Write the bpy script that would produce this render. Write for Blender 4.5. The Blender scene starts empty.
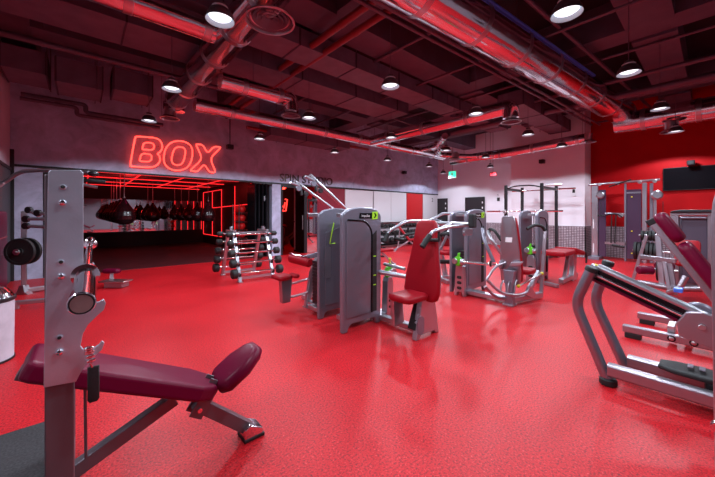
import bpy, bmesh, math, random
from mathutils import Vector as V, Matrix
random.seed(7)
S = bpy.context.scene
COL = S.collection
PI = math.pi
# ---------------------------------------------------------------- camera frame (room axes: X runs along the BOX wall, Y towards it)
F = 315.0; CX = 357.5; HY = 214.0; EYE = 1.4
A0 = math.radians(41.4); SA, CA = math.sin(A0), math.cos(A0)
def ray(px, py):
    t = (px-CX)/F
    return V((SA+CA*t, CA-SA*t, (HY-py)/F))
def at(px, py, D): return V((0,0,EYE)) + ray(px,py)*D
def on_z(px, py, z): return at(px, py, (z-EYE)/ray(px,py).z)
def on_x(px, py, x): return at(px, py, x/ray(px,py).x)
def on_y(px, py, y): return at(px, py, y/ray(px,py).y)
cam = bpy.data.cameras.new('camera'); co = bpy.data.objects.new('camera', cam); COL.objects.link(co)
co.location = (0,0,EYE); co.rotation_euler = (PI/2, 0, -A0)
cam.sensor_width = 36; cam.lens = F/715*36; cam.shift_y = -(238.5-HY)/715; cam.clip_start = .05; cam.clip_end = 100
S.camera = co
# ---------------------------------------------------------------- materials
def mat(name, base=(.5,.5,.5), rough=.5, metal=0, noise=None, bump=None, emit=None, coat=0, spec=.5):
    m = bpy.data.materials.new(name); m.use_nodes = True
    nt = m.node_tree; b = nt.nodes['Principled BSDF']
    b.inputs['Base Color'].default_value = (*base,1); b.inputs['Roughness'].default_value = rough
    b.inputs['Metallic'].default_value = metal; b.inputs['Coat Weight'].default_value = coat
    b.inputs['Coat Roughness'].default_value = .15; b.inputs['Specular IOR Level'].default_value = spec
    tc = nt.nodes.new('ShaderNodeTexCoord')
    if noise:
        sc, am = noise
        n = nt.nodes.new('ShaderNodeTexNoise'); n.inputs['Scale'].default_value = sc; n.inputs['Detail'].default_value = 5
        nt.links.new(tc.outputs['Object'], n.inputs['Vector'])
        r = nt.nodes.new('ShaderNodeValToRGB')
        r.color_ramp.elements[0].position = .3; r.color_ramp.elements[1].position = .7
        r.color_ramp.elements[0].color = (*[c*(1-am) for c in base],1)
        r.color_ramp.elements[1].color = (*[min(1,c*(1+am)) for c in base],1)
        nt.links.new(n.outputs['Fac'], r.inputs['Fac']); nt.links.new(r.outputs['Color'], b.inputs['Base Color'])
    if bump:
        sc, st = bump
        n = nt.nodes.new('ShaderNodeTexNoise'); n.inputs['Scale'].default_value = sc; n.inputs['Detail'].default_value = 4
        nt.links.new(tc.outputs['Object'], n.inputs['Vector'])
        bp = nt.nodes.new('ShaderNodeBump'); bp.inputs['Strength'].default_value = st; bp.inputs['Distance'].default_value = .01
        nt.links.new(n.outputs['Fac'], bp.inputs['Height']); nt.links.new(bp.outputs['Normal'], b.inputs['Normal'])
    if emit:
        c, s = emit
        b.inputs['Emission Color'].default_value = (*c,1); b.inputs['Emission Strength'].default_value = s
    return m
def floor_mat():
    m = mat('red_rubber_floor', (.78,.012,.018), .42, spec=.2)
    nt = m.node_tree; b = nt.nodes['Principled BSDF']; L = nt.links
    tc = nt.nodes.new('ShaderNodeTexCoord')
    n1 = nt.nodes.new('ShaderNodeTexNoise'); n1.inputs['Scale'].default_value = 78; n1.inputs['Detail'].default_value = 3; n1.inputs['Roughness'].default_value=.7
    n2 = nt.nodes.new('ShaderNodeTexNoise'); n2.inputs['Scale'].default_value = .9; n2.inputs['Detail'].default_value = 4
    n3 = nt.nodes.new('ShaderNodeTexNoise'); n3.inputs['Scale'].default_value = 60; n3.inputs['Detail'].default_value = 2
    for n in (n1,n2,n3): L.new(tc.outputs['Object'], n.inputs['Vector'])
    r = nt.nodes.new('ShaderNodeValToRGB'); e = r.color_ramp.elements
    e[0].position=.37; e[0].color=(.16,.01,.014,1); e[1].position=.47; e[1].color=(.60,.010,.017,1)
    x = e.new(.60); x.color=(.67,.012,.020,1); y = e.new(.72); y.color=(.78,.13,.14,1)
    L.new(n1.outputs['Fac'], r.inputs['Fac'])
    mx = nt.nodes.new('ShaderNodeMix'); mx.data_type='RGBA'; mx.blend_type='MULTIPLY'; mx.inputs[0].default_value = 1
    r2 = nt.nodes.new('ShaderNodeValToRGB'); r2.color_ramp.elements[0].position=.35; r2.color_ramp.elements[0].color=(.86,.86,.86,1)
    r2.color_ramp.elements[1].position=.6; r2.color_ramp.elements[1].color=(1,1,1,1)
    L.new(n2.outputs['Fac'], r2.inputs['Fac']); L.new(r.outputs['Color'], mx.inputs[6]); L.new(r2.outputs['Color'], mx.inputs[7])
    L.new(mx.outputs[2], b.inputs['Base Color'])
    mr = nt.nodes.new('ShaderNodeMapRange'); mr.inputs[3].default_value=.34; mr.inputs[4].default_value=.5
    L.new(n2.outputs['Fac'], mr.inputs[0]); L.new(mr.outputs[0], b.inputs['Roughness'])
    bp = nt.nodes.new('ShaderNodeBump'); bp.inputs['Strength'].default_value=.25; bp.inputs['Distance'].default_value=.004
    L.new(n3.outputs['Fac'], bp.inputs['Height']); L.new(bp.outputs['Normal'], b.inputs['Normal'])
    return m
def brick_mat():
    m = mat('perforated_brick_tile', (.5,.42,.45), .55)
    nt = m.node_tree; b = nt.nodes['Principled BSDF']; L = nt.links
    tc = nt.nodes.new('ShaderNodeTexCoord'); sp = nt.nodes.new('ShaderNodeSeparateXYZ'); cb = nt.nodes.new('ShaderNodeCombineXYZ')
    ad = nt.nodes.new('ShaderNodeMath'); ad.operation='ADD'
    L.new(tc.outputs['Object'], sp.inputs[0]); L.new(sp.outputs[0], ad.inputs[0]); L.new(sp.outputs[1], ad.inputs[1])
    L.new(ad.outputs[0], cb.inputs[0]); L.new(sp.outputs[2], cb.inputs[1])
    br = nt.nodes.new('ShaderNodeTexBrick'); br.offset = 0
    br.inputs['Color1'].default_value=(.50,.44,.48,1); br.inputs['Color2'].default_value=(.34,.28,.32,1); br.inputs['Mortar'].default_value=(.13,.08,.10,1)
    br.inputs['Scale'].default_value=1; br.inputs['Mortar Size'].default_value=.009; br.inputs['Brick Width'].default_value=.075; br.inputs['Row Height'].default_value=.055
    L.new(cb.outputs[0], br.inputs['Vector']); L.new(br.outputs['Color'], b.inputs['Base Color'])
    bp = nt.nodes.new('ShaderNodeBump'); bp.inputs['Strength'].default_value=.5; bp.inputs['Distance'].default_value=.01; bp.invert=True
    L.new(br.outputs['Fac'], bp.inputs['Height']); L.new(bp.outputs['Normal'], b.inputs['Normal'])
    return m
def concrete_mat():
    m = mat('grey_concrete', (.3,.28,.31), .7, bump=(14,.25))
    nt = m.node_tree; b = nt.nodes['Principled BSDF']; L = nt.links
    tc = nt.nodes.new('ShaderNodeTexCoord')
    n = nt.nodes.new('ShaderNodeTexNoise'); n.inputs['Scale'].default_value=2.2; n.inputs['Detail'].default_value=8; n.inputs['Roughness'].default_value=.65; n.inputs['Distortion'].default_value=.6
    L.new(tc.outputs['Object'], n.inputs['Vector'])
    r = nt.nodes.new('ShaderNodeValToRGB'); e=r.color_ramp.elements
    e[0].position=.3; e[0].color=(.28,.29,.40,1); e[1].position=.7; e[1].color=(.54,.56,.74,1)
    L.new(n.outputs['Fac'], r.inputs['Fac']); L.new(r.outputs['Color'], b.inputs['Base Color'])
    return m
def duct_mat():
    m = mat('spiral_duct_steel', (.78,.74,.76), .16, 1)
    nt = m.node_tree; b = nt.nodes['Principled BSDF']; L = nt.links
    tc = nt.nodes.new('ShaderNodeTexCoord')
    n = nt.nodes.new('ShaderNodeTexNoise'); n.inputs['Scale'].default_value=5; n.inputs['Detail'].default_value=3
    L.new(tc.outputs['Object'], n.inputs['Vector'])
    mr = nt.nodes.new('ShaderNodeMapRange'); mr.inputs[3].default_value=.05; mr.inputs[4].default_value=.2
    L.new(n.outputs['Fac'], mr.inputs[0]); L.new(mr.outputs[0], b.inputs['Roughness'])
    bp = nt.nodes.new('ShaderNodeBump'); bp.inputs['Strength'].default_value=.1; bp.inputs['Distance'].default_value=.03
    L.new(n.outputs['Fac'], bp.inputs['Height']); L.new(bp.outputs['Normal'], b.inputs['Normal'])
    return m
M = dict(
 floor=floor_mat(), brick=brick_mat(), concrete=concrete_mat(), duct=duct_mat(),
 paint=mat('white_wall_paint',(.82,.80,.86),.6,bump=(30,.08)),
 frontpaint=mat('dim_wall_paint',(.18,.16,.19),.7),
 leftpaint=mat('grey_wall_paint',(.45,.38,.44),.7,noise=(2,.1)),
 redpaint=mat('red_wall_paint',(.46,.001,.004),.65,noise=(1.5,.08),spec=.2),
 ceil=mat('dark_ceiling_paint',(.014,.012,.015),.85,noise=(3,.2)),
 beam=mat('beam_paint',(.105,.08,.11),.75,noise=(3,.15)),
 rduct=mat('duct_insulation',(.15,.11,.15),.6,noise=(4,.15)),
 rductdark=mat('duct_dark_side',(.05,.035,.05),.7,noise=(4,.15)),
 redpipe=mat('red_sprinkler_pipe',(.22,.012,.014),.4),
 dimpipe=mat('painted_pipe',(.13,.09,.12),.45,.3),
 machgrey=mat('machine_dark_grey',(.33,.35,.41),.28,.9),
 shroud=mat('lavender_grey_powder_coat',(.24,.235,.29),.33,.55,noise=(60,.05)),
 shroudpanel=mat('grey_shroud_panel',(.20,.195,.24),.28,.5),
 silver=mat('silver_powder_coat',(.48,.48,.53),.28,.88),
 dull=mat('mauve_grey_frame',(.38,.34,.38),.33,.85),
 station=mat('station_grey_steel',(.56,.59,.68),.36,.8,noise=(7,.14),bump=(150,.04)),
 station2=mat('dark_grey_steel_tube',(.17,.14,.16),.4,.6),
 chrome=mat('chrome',(.85,.85,.88),.1,1,bump=(8,.04)),
 steel=mat('brushed_steel',(.6,.6,.62),.28,1),
 bore=mat('sleeve_end_cap',(.36,.33,.31),.5,.5,noise=(20,.2)),
 red=mat('red_vinyl',(.30,.004,.012),.42,bump=(60,.05),spec=.2),
 burg=mat('burgundy_vinyl',(.13,.002,.024),.36,bump=(50,.04),spec=.18),
 stitch=mat('stitching',(.35,.08,.10),.6),
 rubber=mat('black_rubber',(.010,.010,.011),.6,bump=(80,.15)),
 blackmetal=mat('black_steel',(.014,.012,.015),.4,.2),
 blackgloss=mat('black_gloss',(.006,.006,.008),.12,spec=.25),
 mat_=mat('black_floor_mat',(.028,.025,.028),.7,noise=(90,.6)),
 green=mat('green_plastic',(.10,.55,.02),.4), lime=mat('lime_mark',(.42,.85,.03),.4),
 yellow=mat('yellow_knob',(.75,.65,.03),.4), white=mat('white_plastic',(.75,.75,.78),.45),
 bluep=mat('blue_plastic',(.06,.2,.85),.3), gap=mat('dark_recess',(.015,.012,.014),.8),
 neon=mat('red_neon',(.9,.1,.08),.4,emit=((1,.06,.045),3.2)),
 neon2=mat('red_led_tube',(.9,.02,.02),.4,emit=((1,.02,.025),1.8)),
 lampdisc=mat('lit_lamp_glass',(1,1,1),.4,emit=((.86,.94,1),1.6)),
 lampin=mat('lamp_reflector',(.40,.44,.50),.35,emit=((.7,.85,1),.12)),
 lampout=mat('lamp_shade_grey',(.10,.09,.10),.35,.4),
 mirror=mat('mirror',(.85,.85,.87),.02,1),
 darkred=mat('dark_red_panel',(.20,.004,.02),.35),
 boxfloor=mat('dark_studio_floor',(.05,.012,.016),.45,noise=(2,.3)),
 black=mat('black_paint',(.012,.01,.012),.6),
 cabinet=mat('white_cabinet',(.60,.59,.62),.4), cabred=mat('red_cabinet',(.50,.004,.006),.35),
 leather=mat('punching_bag_leather',(.018,.004,.006),.22,bump=(12,.12)),
 binm=mat('light_bin_body',(.55,.53,.60),.45,noise=(8,.12)),
 exitg=mat('exit_sign_face',(.02,.5,.3),.4,emit=((.05,.85,.5),1.6)),
 letters=mat('bronze_grey_letters',(.10,.07,.07),.35,.7),
 door=mat('dark_door',(.02,.016,.02),.35),
)
# dark tinted glass for the spin room door
g = mat('tinted_glass',(.92,.6,.6),.02); g.node_tree.nodes['Principled BSDF'].inputs['Transmission Weight'].default_value = 1
g.node_tree.nodes['Principled BSDF'].inputs['IOR'].default_value = 1.03; M['glass'] = g
# ---------------------------------------------------------------- mesh building
def fillet(pts, r=.05, n=4):
    P = [V(p) for p in pts]; out = [P[0]]
    for i in range(1,len(P)-1):
        a,b,c = P[i-1],P[i],P[i+1]; u=(a-b); w=(c-b); d=min(r,u.length*.45,w.length*.45)
        p0=b+u.normalized()*d; p2=b+w.normalized()*d
        for k in range(n+1):
            t=k/n; out.append(p0*(1-t)**2+b*2*t*(1-t)+p2*t*t)
    out.append(P[-1]); return out
def frame(d):
    d = V(d).normalized(); u = d.cross(V((0,0,1)))
    if u.length < 1e-3: u = V((1,0,0))
    u.normalize(); return u, d.cross(u).normalized()
class MB:
    def __init__(s): s.v=[]; s.f=[]; s.sm=[]
    def add(s, vs, fs, smooth=False):
        o=len(s.v); s.v += [V(p) for p in vs]; s.f += [tuple(i+o for i in f) for f in fs]; s.sm += [smooth]*len(fs); return s
    def box(s, x0,x1,y0,y1,z0,z1):
        vs=[(x,y,z) for x in (x0,x1) for y in (y0,y1) for z in (z0,z1)]
        return s.add(vs, [(0,1,3,2),(4,6,7,5),(0,4,5,1),(2,3,7,6),(0,2,6,4),(1,5,7,3)])
    def bar(s, p, q, w, h=None, up=None):
        """rectangular bar from p to q; w across, h along the 'up' side"""
        h = h or w; p=V(p); q=V(q); d=(q-p).normalized()
        upv = V(up) if up else (V((0,0,1)) if abs(d.z)<.95 else V((0,1,0)))
        u=d.cross(upv).normalized(); n=u.cross(d).normalized()
        vs=[c+u*a*w/2+n*b*h/2 for c in (p,q) for a,b in ((-1,-1),(1,-1),(1,1),(-1,1))]
        return s.add(vs,[(0,1,2,3),(7,6,5,4),(0,4,5,1),(1,5,6,2),(2,6,7,3),(3,7,4,0)])
    def tube(s, pts, r, seg=10, r2=None, flat=1.0):
        P=[V(p) for p in pts]; n=len(P); rings=[]
        u,w=frame(P[1]-P[0])
        for i in range(n):
            d=(P[min(i+1,n-1)]-P[max(i-1,0)]).normalized()
            u=(u-d*u.dot(d)); u=u.normalized() if u.length>1e-6 else frame(d)[0]
            w=d.cross(u)
            rr = r if r2 is None else r+(r2-r)*i/(n-1)
            rings.append([P[i]+u*math.cos(2*PI*k/seg)*rr+w*math.sin(2*PI*k/seg)*rr*flat for k in range(seg)])
        vs=[p for ring in rings for p in ring]; fs=[]
        for i in range(n-1):
            for k in range(seg):
                a=i*seg+k; b=i*seg+(k+1)%seg; fs.append((a,b,b+seg,a+seg))
        s.add(vs,fs,True)
        s.add(rings[0],[tuple(reversed(range(seg)))]); s.add(rings[-1],[tuple(range(seg))]); return s
    def loop(s, pts, r, seg=8):
        P=[V(p) for p in pts]; n=len(P); 
        nrm=V((0,0,0))
        for i in range(n): nrm += P[i].cross(P[(i+1)%n])
        nrm = (sum(((P[i]-P[0]).cross(P[(i+1)%n]-P[0]) for i in range(n)), V((0,0,0)))).normalized()
        vs=[];fs=[]
        for i in range(n):
            d=(P[(i+1)%n]-P[i-1]).normalized(); u=d.cross(nrm).normalized()
            vs += [P[i]+u*math.cos(2*PI*k/seg)*r+nrm*math.sin(2*PI*k/seg)*r for k in range(seg)]
        for i in range(n):
            for k in range(seg):
                a=i*seg+k;b=i*seg+(k+1)%seg; j=((i+1)%n)*seg; fs.append((a,b,j+(k+1)%seg,j+k))
        return s.add(vs,fs,True)
    def lathe(s, c, prof, axis=(0,0,1), seg=20, caps=True):
        c=V(c); d=V(axis).normalized(); u,w=frame(d); rings=[]
        for r,h in prof: rings.append([c+d*h+(u*math.cos(2*PI*k/seg)+w*math.sin(2*PI*k/seg))*r for k in range(seg)])
        # split rings where the profile turns sharply so that shading stays crisp
        for i in range(len(rings)-1):
            fs=[(k,(k+1)%seg,seg+(k+1)%seg,seg+k) for k in range(seg)]
            s.add(rings[i]+rings[i+1],fs,True)
        if caps:
            if prof[0][0]>1e-4: s.add(rings[0],[tuple(reversed(range(seg)))])
            if prof[-1][0]>1e-4: s.add(rings[-1],[tuple(range(seg))])
        return s
    def cyl(s, p, q, r, seg=16, r2=None):
        p=V(p);q=V(q); return s.lathe(p,[(r,0),(r if r2 is None else r2,(q-p).length)],q-p,seg)
    def disc(s, c, axis, r, t, seg=24, e=None):
        e = e or min(t*.25,r*.1)
        return s.lathe(c,[(r-e,-t/2),(r,-t/2+e),(r,t/2-e),(r-e,t/2)],axis,seg)
    def ball(s, c, r, seg=14, sc=(1,1,1)):
        c=V(c); n=8; vs=[];fs=[]
        for i in range(n+1):
            a=PI*i/n
            for k in range(seg):
                b=2*PI*k/seg; vs.append(c+V((math.sin(a)*math.cos(b)*r*sc[0],math.sin(a)*math.sin(b)*r*sc[1],math.cos(a)*r*sc[2])))
        for i in range(n):
            for k in range(seg): fs.append((i*seg+k,(i+1)*seg+k,(i+1)*seg+(k+1)%seg,i*seg+(k+1)%seg))
        return s.add(vs,fs,True)
    def prism(s, poly, o, u, w, t):
        """2D outline in the (u, w) plane at o, thickness t along u x w, centred"""
        o=V(o);u=V(u).normalized();w=V(w).normalized();n=u.cross(w).normalized(); k=len(poly)
        a=[o+u*x+w*y-n*t/2 for x,y in poly]; b=[p+n*t for p in a]
        s.add(a+b,[tuple(reversed(range(k))),tuple(range(k,2*k))]+[(i,(i+1)%k,(i+1)%k+k,i+k) for i in range(k)]); return s
    def pad(s, poly, o, u, w, t, e=None, smooth=True):
        """upholstered cushion: outline poly (convex, around 0,0) with rounded rim"""
        o=V(o);u=V(u).normalized();w=V(w).normalized();n=u.cross(w).normalized(); k=len(poly)
        e = e or t*.45
        cxm=sum(p[0] for p in poly)/k; cym=sum(p[1] for p in poly)/k
        hw=(max(p[0] for p in poly)-min(p[0] for p in poly))/2; hh=(max(p[1] for p in poly)-min(p[1] for p in poly))/2
        lay=[]
        for a in (0,22,45,68,90): lay.append((1-math.sin(math.radians(a)), -t/2+e*(1-math.cos(math.radians(a)))))
        lay += [(l, -h) for l,h in reversed(lay)]
        rings=[]
        for ins,h in lay:
            fx=1-ins*e/hw; fy=1-ins*e/hh
            rings.append([o+u*(cxm+(x-cxm)*fx)+w*(cym+(y-cym)*fy)+n*h for x,y in poly])
        vs=[p for r in rings for p in r]; fs=[]
        for i in range(len(rings)-1):
            for j in range(k): fs.append((i*k+j,i*k+(j+1)%k,(i+1)*k+(j+1)%k,(i+1)*k+j))
        N=len(rings)-1
        # gently crowned faces
        for ring,side in ((0,-1),(N,1)):
            base=ring*k; c0=len(vs); c=o+u*cxm+w*cym+n*side*(t/2+t*.06); vs.append(c)
            for j in range(k):
                tri=(base+j,base+(j+1)%k,c0); fs.append(tri if side>0 else tuple(reversed(tri)))
        return s.add(vs,fs,smooth)
    def obj(s, name, m, parent=None, bevel=0, tf=None):
        me=bpy.data.meshes.new(name); vs=s.v
        if tf: vs=[tf@p for p in vs]
        if parent is not None:
            r=parent
            off=V((0,0,0))
            while r is not None: off+=V(r.location); r=r.parent
            vs=[p-off for p in vs] if not LOCAL.get(root_of(parent).name) else vs
        me.from_pydata([tuple(p) for p in vs],[],s.f)
        me.polygons.foreach_set('use_smooth',s.sm); me.materials.append(M[m] if isinstance(m,str) else m)
        me.validate(); 
        bm=bmesh.new(); bm.from_mesh(me); bmesh.ops.recalc_face_normals(bm,faces=bm.faces); bm.to_mesh(me); bm.free()
        ob=bpy.data.objects.new(name,me); COL.objects.link(ob)
        if parent is not None: ob.parent=parent
        if bevel:
            b=ob.modifiers.new('edge','BEVEL'); b.width=bevel; b.segments=2; b.limit_method='ANGLE'; b.angle_limit=.6
        return ob
LOCAL={}
def root_of(o):
    while o.parent is not None: o=o.parent
    return o
def tag(o,label=None,cat=None,group=None,kind=None):
    if label: o['label']=label
    if cat: o['category']=cat
    if group: o['group']=group
    if kind: o['kind']=kind
    return o
def thing(name,label,cat,loc=(0,0,0),group=None,local=False):
    o=bpy.data.objects.new(name,None); COL.objects.link(o); o.location=loc; o.empty_display_size=.1
    if local: LOCAL[o.name]=True
    return tag(o,label,cat,group)
def dup(root,loc,rz=0,label=None,group=None,sc=None):
    r=root.copy(); COL.objects.link(r); r.location=loc; r.rotation_euler=(0,0,rz)
    if sc: r.scale=sc
    if label: r['label']=label
    if group: r['group']=group
    for ch in list(root.children):
        c=ch.copy(); COL.objects.link(c); c.parent=r
        for gch in ch.children:
            d=gch.copy(); COL.objects.link(d); d.parent=c
    return r
def struct(name,mb,m,parent=None,bevel=0):
    o=mb.obj(name,m,parent,bevel)
    if parent is None: o['kind']='structure'
    return o
def text(name,body,size,loc,rot,m,parent,ext=.002,align='CENTER'):
    c=bpy.data.curves.new(name,'FONT'); c.body=body; c.size=size; c.extrude=ext; c.align_x=align; c.align_y='CENTER'
    c.materials.append(M[m]); f_=bpy.data.objects.new(name,c); me=bpy.data.meshes.new_from_object(f_); bpy.data.objects.remove(f_); bpy.data.curves.remove(c); me.materials.clear(); me.materials.append(M[m])
    o=bpy.data.objects.new(name,me); COL.objects.link(o)
    off=V((0,0,0)); r=parent
    while r is not None: off+=V(r.location); r=r.parent
    o.location=V(loc)-(off if not (parent and LOCAL.get(root_of(parent).name)) else V((0,0,0))); o.rotation_euler=rot
    if parent: o.parent=parent
    return o
def rrect(w,h,r,n=4):
    out=[]
    for cx,cy,a0 in ((w/2-r,h/2-r,0),(-w/2+r,h/2-r,90),(-w/2+r,-h/2+r,180),(w/2-r,-h/2+r,270)):
        for k in range(n+1):
            a=math.radians(a0+90*k/n); out.append((cx+r*math.cos(a),cy+r*math.sin(a)))
    return out
X_,Y_,Z_=(1,0,0),(0,1,0),(0,0,1)
# ================================================================ THE SETTING
XL,XR,XP,YB,YF,ZC = -1.09,14.26,12.2,9.72,-3.0,5.2
XRED=12.95
struct('floor', MB().box(-4,XR+.2,YF-.2,YB,-.1,0),'floor')
struct('ceiling', MB().box(-4,XR+.3,YF-.3,17.2,ZC,ZC+.1),'ceil')
LT=2.43
w=MB(); w.box(XL-.0,-.59,YB,YB+.2,0,LT).box(4.79,5.11,YB,YB+.2,0,LT).box(XL,XR,YB,YB+.2,LT,ZC)
struct('wall_back',w,'concrete')
struct('wall_recess',MB().box(6.03,14.4,10.35,10.45,0,LT),'paint')
struct('wall_left',MB().box(XL-.2,XL,3.2,YB+.2,0,ZC).box(-4,XL-.2,3.2,3.4,0,ZC),'leftpaint')
struct('wall_far_left',MB().box(-4.2,-4,YF-.2,3.4,0,ZC),'paint')
struct('wall_front',MB().box(-4,XR,YF-.2,YF,0,ZC),'frontpaint')
struct('wall_right',MB().box(XR,XR+.2,5.08,YB+.2,0,ZC),'paint')
struct('wall_white_right',MB().box(XP,XR,2.77,5.08,0,ZC),'paint')
struct('wall_red_right',MB().box(XRED,XRED+.2,YF,2.77,0,ZC),'redpaint')
b=MB().box(XP-.03,XP,2.74,5.1,0,1.0).box(XP-.03,XRED-.03,2.74,2.77,0,1.0); struct('trim_brick_dado',b,'brick')
struct('trim_brick_dado_red_wall',MB().box(XRED-.03,XRED,YF,2.74,0,1.0),'brick')
struct('trim_brick_dado_far',MB().box(XR-.03,XR,5.1,YB,0,1.0),'brick')
struct('trim_lintel',MB().box(XL,XR,YB-.012,YB-.001,LT-.03,LT+.02),'black')
struct('trim_corner_left',MB().box(XL+.001,XL+.06,YB-.06,YB-.002,0,2.75).box(XL+.001,XL+.03,4,YB-.06,2.3,2.36),'black')
struct('trim_dark_panel_left',MB().box(XL+.001,XL+.012,4,YB-.06,0,2.3),mat('dark_wall_panel',(.05,.05,.055),.5))
struct('trim_opening_edge',MB().box(-.60,-.50,YB-.01,YB+.2,0,LT-.031),'black')
# box studio room behind the opening
struct('floor_studio',MB().box(-3.2,5.0,YB,17.1,-.1,-.001).box(-.59,4.79,YB,YB+.05,0,.006),'boxfloor')
struct('wall_studio_back',MB().box(-3.2,4.8,16.9,17.1,0,ZC),'black')
struct('wall_studio_left',MB().box(-3.2,-3,YB+.2,16.9,0,ZC),'black')
struct('wall_studio_right',MB().box(4.62,4.79,YB+.2,16.9,0,ZC),'black')
struct('ceiling_studio',MB().box(-3,4.62,YB+.2,16.9,2.62,2.68),mat('studio_ceiling_red',(.10,.006,.01),.5))
mi=thing('mirror','large wall mirror at the back of the boxing studio','mirror',(0,16.88,.6))
MB().box(-2.9,4.55,16.885,16.897,.64,2.03).obj('mirror_glass','mirror',mi)
MB().box(-2.93,4.58,16.875,16.899,.58,.64).box(-2.93,4.58,16.875,16.899,2.03,2.07).box(4.55,4.58,16.875,16.899,.64,2.03).obj('mirror_frame','blackmetal',mi)
# folded black doors at the right of the opening
fd=thing('folding_door','stack of folded black door leaves at the right edge of the studio opening','door',(4.5,YB+.02,0))
for k in range(4):
    x=4.17+k*.125; l=MB().box(x,x+.045,YB-.06,YB+.55,.02,LT-.05).obj('door_leaf','blackgloss',fd,.006)
MB().box(4.15,4.79,YB-.02,YB+.1,LT-.05,LT-.031).obj('track','blackmetal',fd)
for z in (.9,1.9): MB().box(4.475,4.51,YB-.075,YB-.06,z-.08,z+.08).obj('hinge','silver',fd)
# spin room
struct('wall_spin_back',MB().box(4.8,8.2,13.4,13.5,0,ZC).box(8.1,8.2,10.46,13.4,0,ZC).box(6.03,6.14,YB+.21,10.34,0,LT),'black')
struct('trim_spin_opening',MB().box(6.03,6.14,YB,YB+.2,0,LT-.031),'black')
struct('floor_spin',MB().box(4.79,6.03,YB,10.46,-.1,-.001).box(4.79,8.1,10.46,13.4,-.1,-.001),mat('spin_floor',(.35,.01,.012),.4))
struct('ceiling_spin',MB().box(4.79,6.03,YB+.2,10.46,2.7,2.75).box(4.79,8.1,10.46,13.4,2.7,2.75),'black')
d=thing('door_1',None,None,(5.62,YB,0)); d['kind']='structure'
MB().box(5.115,5.17,YB-.02,YB+.06,0,LT-.035).box(6.02,6.14,YB-.02,YB+.06,0,LT-.035).box(5.17,6.02,YB-.02,YB+.06,LT-.12,LT-.035).obj('door_frame','blackmetal',d)
MB().box(5.17,6.02,YB+.015,YB+.025,.02,LT-.12).obj('door_glass','glass',d)
MB().tube([(5.93,YB-.05,.85),(5.93,YB-.05,1.35)],.014).obj('door_handle','steel',d)
# far doors in the white wall
for n,(a,bx) in enumerate(((438.5,447),(466.3,484))):
    p=on_x(a,210,XR-.02); q=on_x(bx,210,XR-.02); y0,y1=sorted((p.y,q.y))
    dd=thing('door_%d'%(n+2),None,None,(XR,(y0+y1)/2,0)); dd['kind']='structure'
    MB().box(XR-.045,XR-.031,y0,y1,0,2.16).obj('door_panel','door',dd)
    MB().box(XR-.05,XR-.031,y0-.05,y0,0,2.2).box(XR-.05,XR-.031,y1,y1+.05,0,2.2).box(XR-.05,XR-.031,y0-.05,y1+.05,2.16,2.21).obj('door_frame','blackmetal',dd)
    for z in (1.9,1.65): MB().box(XR-.055,XR-.045,y0+.04,y0+.09,z,z+.09).obj('door_sign','white',dd)
    MB().tube([(XR-.09,y0+.1,1.0),(XR-.09,y0+.2,1.0)],.012).obj('door_handle','steel',dd)
# niche panels under the lintel (right part)
def panel(x0,x1,z0,z1,m,label,name='wall_panel',y=None,bev=.004,t=.02,cat='panel',grp=None):
    y=y or YB+.06
    o=MB().box(x0,x1,y-t,y,z0,z1).obj(name,m,None,bev); return tag(o,label,cat,grp)
panel(6.16,6.60,0,LT-.04,'mirror','narrow mirror strip beside the spin studio door','wall_mirror',cat='mirror')
panel(6.62,7.93,1.0,LT-.04,'darkred','dark red wall panel right of the spin studio door')
panel(6.62,7.93,.05,.98,'mirror','low mirror under the dark red wall panel','wall_mirror',cat='mirror')
panel(7.95,9.49,.02,LT-.04,'cabinet','plain white wall panel between the dark red panel and the cabinets')
def cab(x0,x1,m,label,nd=1,cat='cabinet'):
    t=thing('wall_cabinet',label,cat,((x0+x1)/2,YB,1.03),'wall cabinets above the dumbbells')
    MB().box(x0+.01,x1-.01,YB+.02,YB+.5,1.03,LT-.035).obj('cabinet_body',m,t)
    w=(x1-x0)/nd
    for k in range(nd):
        dr=MB().box(x0+k*w+.008,x0+(k+1)*w-.008,YB-.005,YB+.015,1.035,LT-.04).obj('cabinet_door',m,t,.004)
    return t
cab(9.51,11.68,'cabinet','wide white double wall cabinet left of the red cabinet above the dumbbells',2)
cab(11.70,12.94,'cabred','glossy red wall cabinet between the white cabinets',1)
c=cab(12.96,14.22,'cabinet','narrow white wall cabinet with a small dark sign right of the red cabinet',1)
text('sign_digit','2',.28,(13.75,YB-.012,2.12),(PI/2,0,0),'blackmetal',c)
# ---------------- ceiling structure
for i,x in enumerate((-.9,3.32,7.4,11.5)):
    struct('ceiling_beam',MB().box(x-.27,x+.27,YF,YB,4.6,ZC),'beam')
for i,y in enumerate((-2.6,.72,4.25,7.9)):
    m_=MB()
    for x0,x1 in ((-4,-1.17),(-.63,3.05),(3.59,7.13),(7.67,11.23),(11.77,XR)): m_.box(x0,x1,y-.3,y+.3,4.55,ZC)
    struct('ceiling_beam',m_,'beam')
def rect_duct(y0,y1,z0,z1,x0,x1,label,step=1.25):
    t=thing('air_duct',label,'duct',((x0+x1)/2,(y0+y1)/2,z0),'flat rectangular ceiling ducts')
    MB().box(x0,x1,y0,y1,z0,z1).obj('duct_body','rduct',t)
    x=x0+.02
    while x<=x1+.01:
        MB().box(x-.012,x+.012,y0-.015,y1+.015,z0-.012,z1+.01).obj('flange','rductdark',t); x+=step
    h=MB(); x=x0+.6
    while x<x1: h.cyl((x,y0-.05,z0-.04),(x,y0-.05,ZC),.008,6).cyl((x,y1+.05,z0-.04),(x,y1+.05,ZC),.008,6); x+=step*2
    h.obj('hanger_rods','dimpipe',t)['kind']='stuff'
    return t
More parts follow.
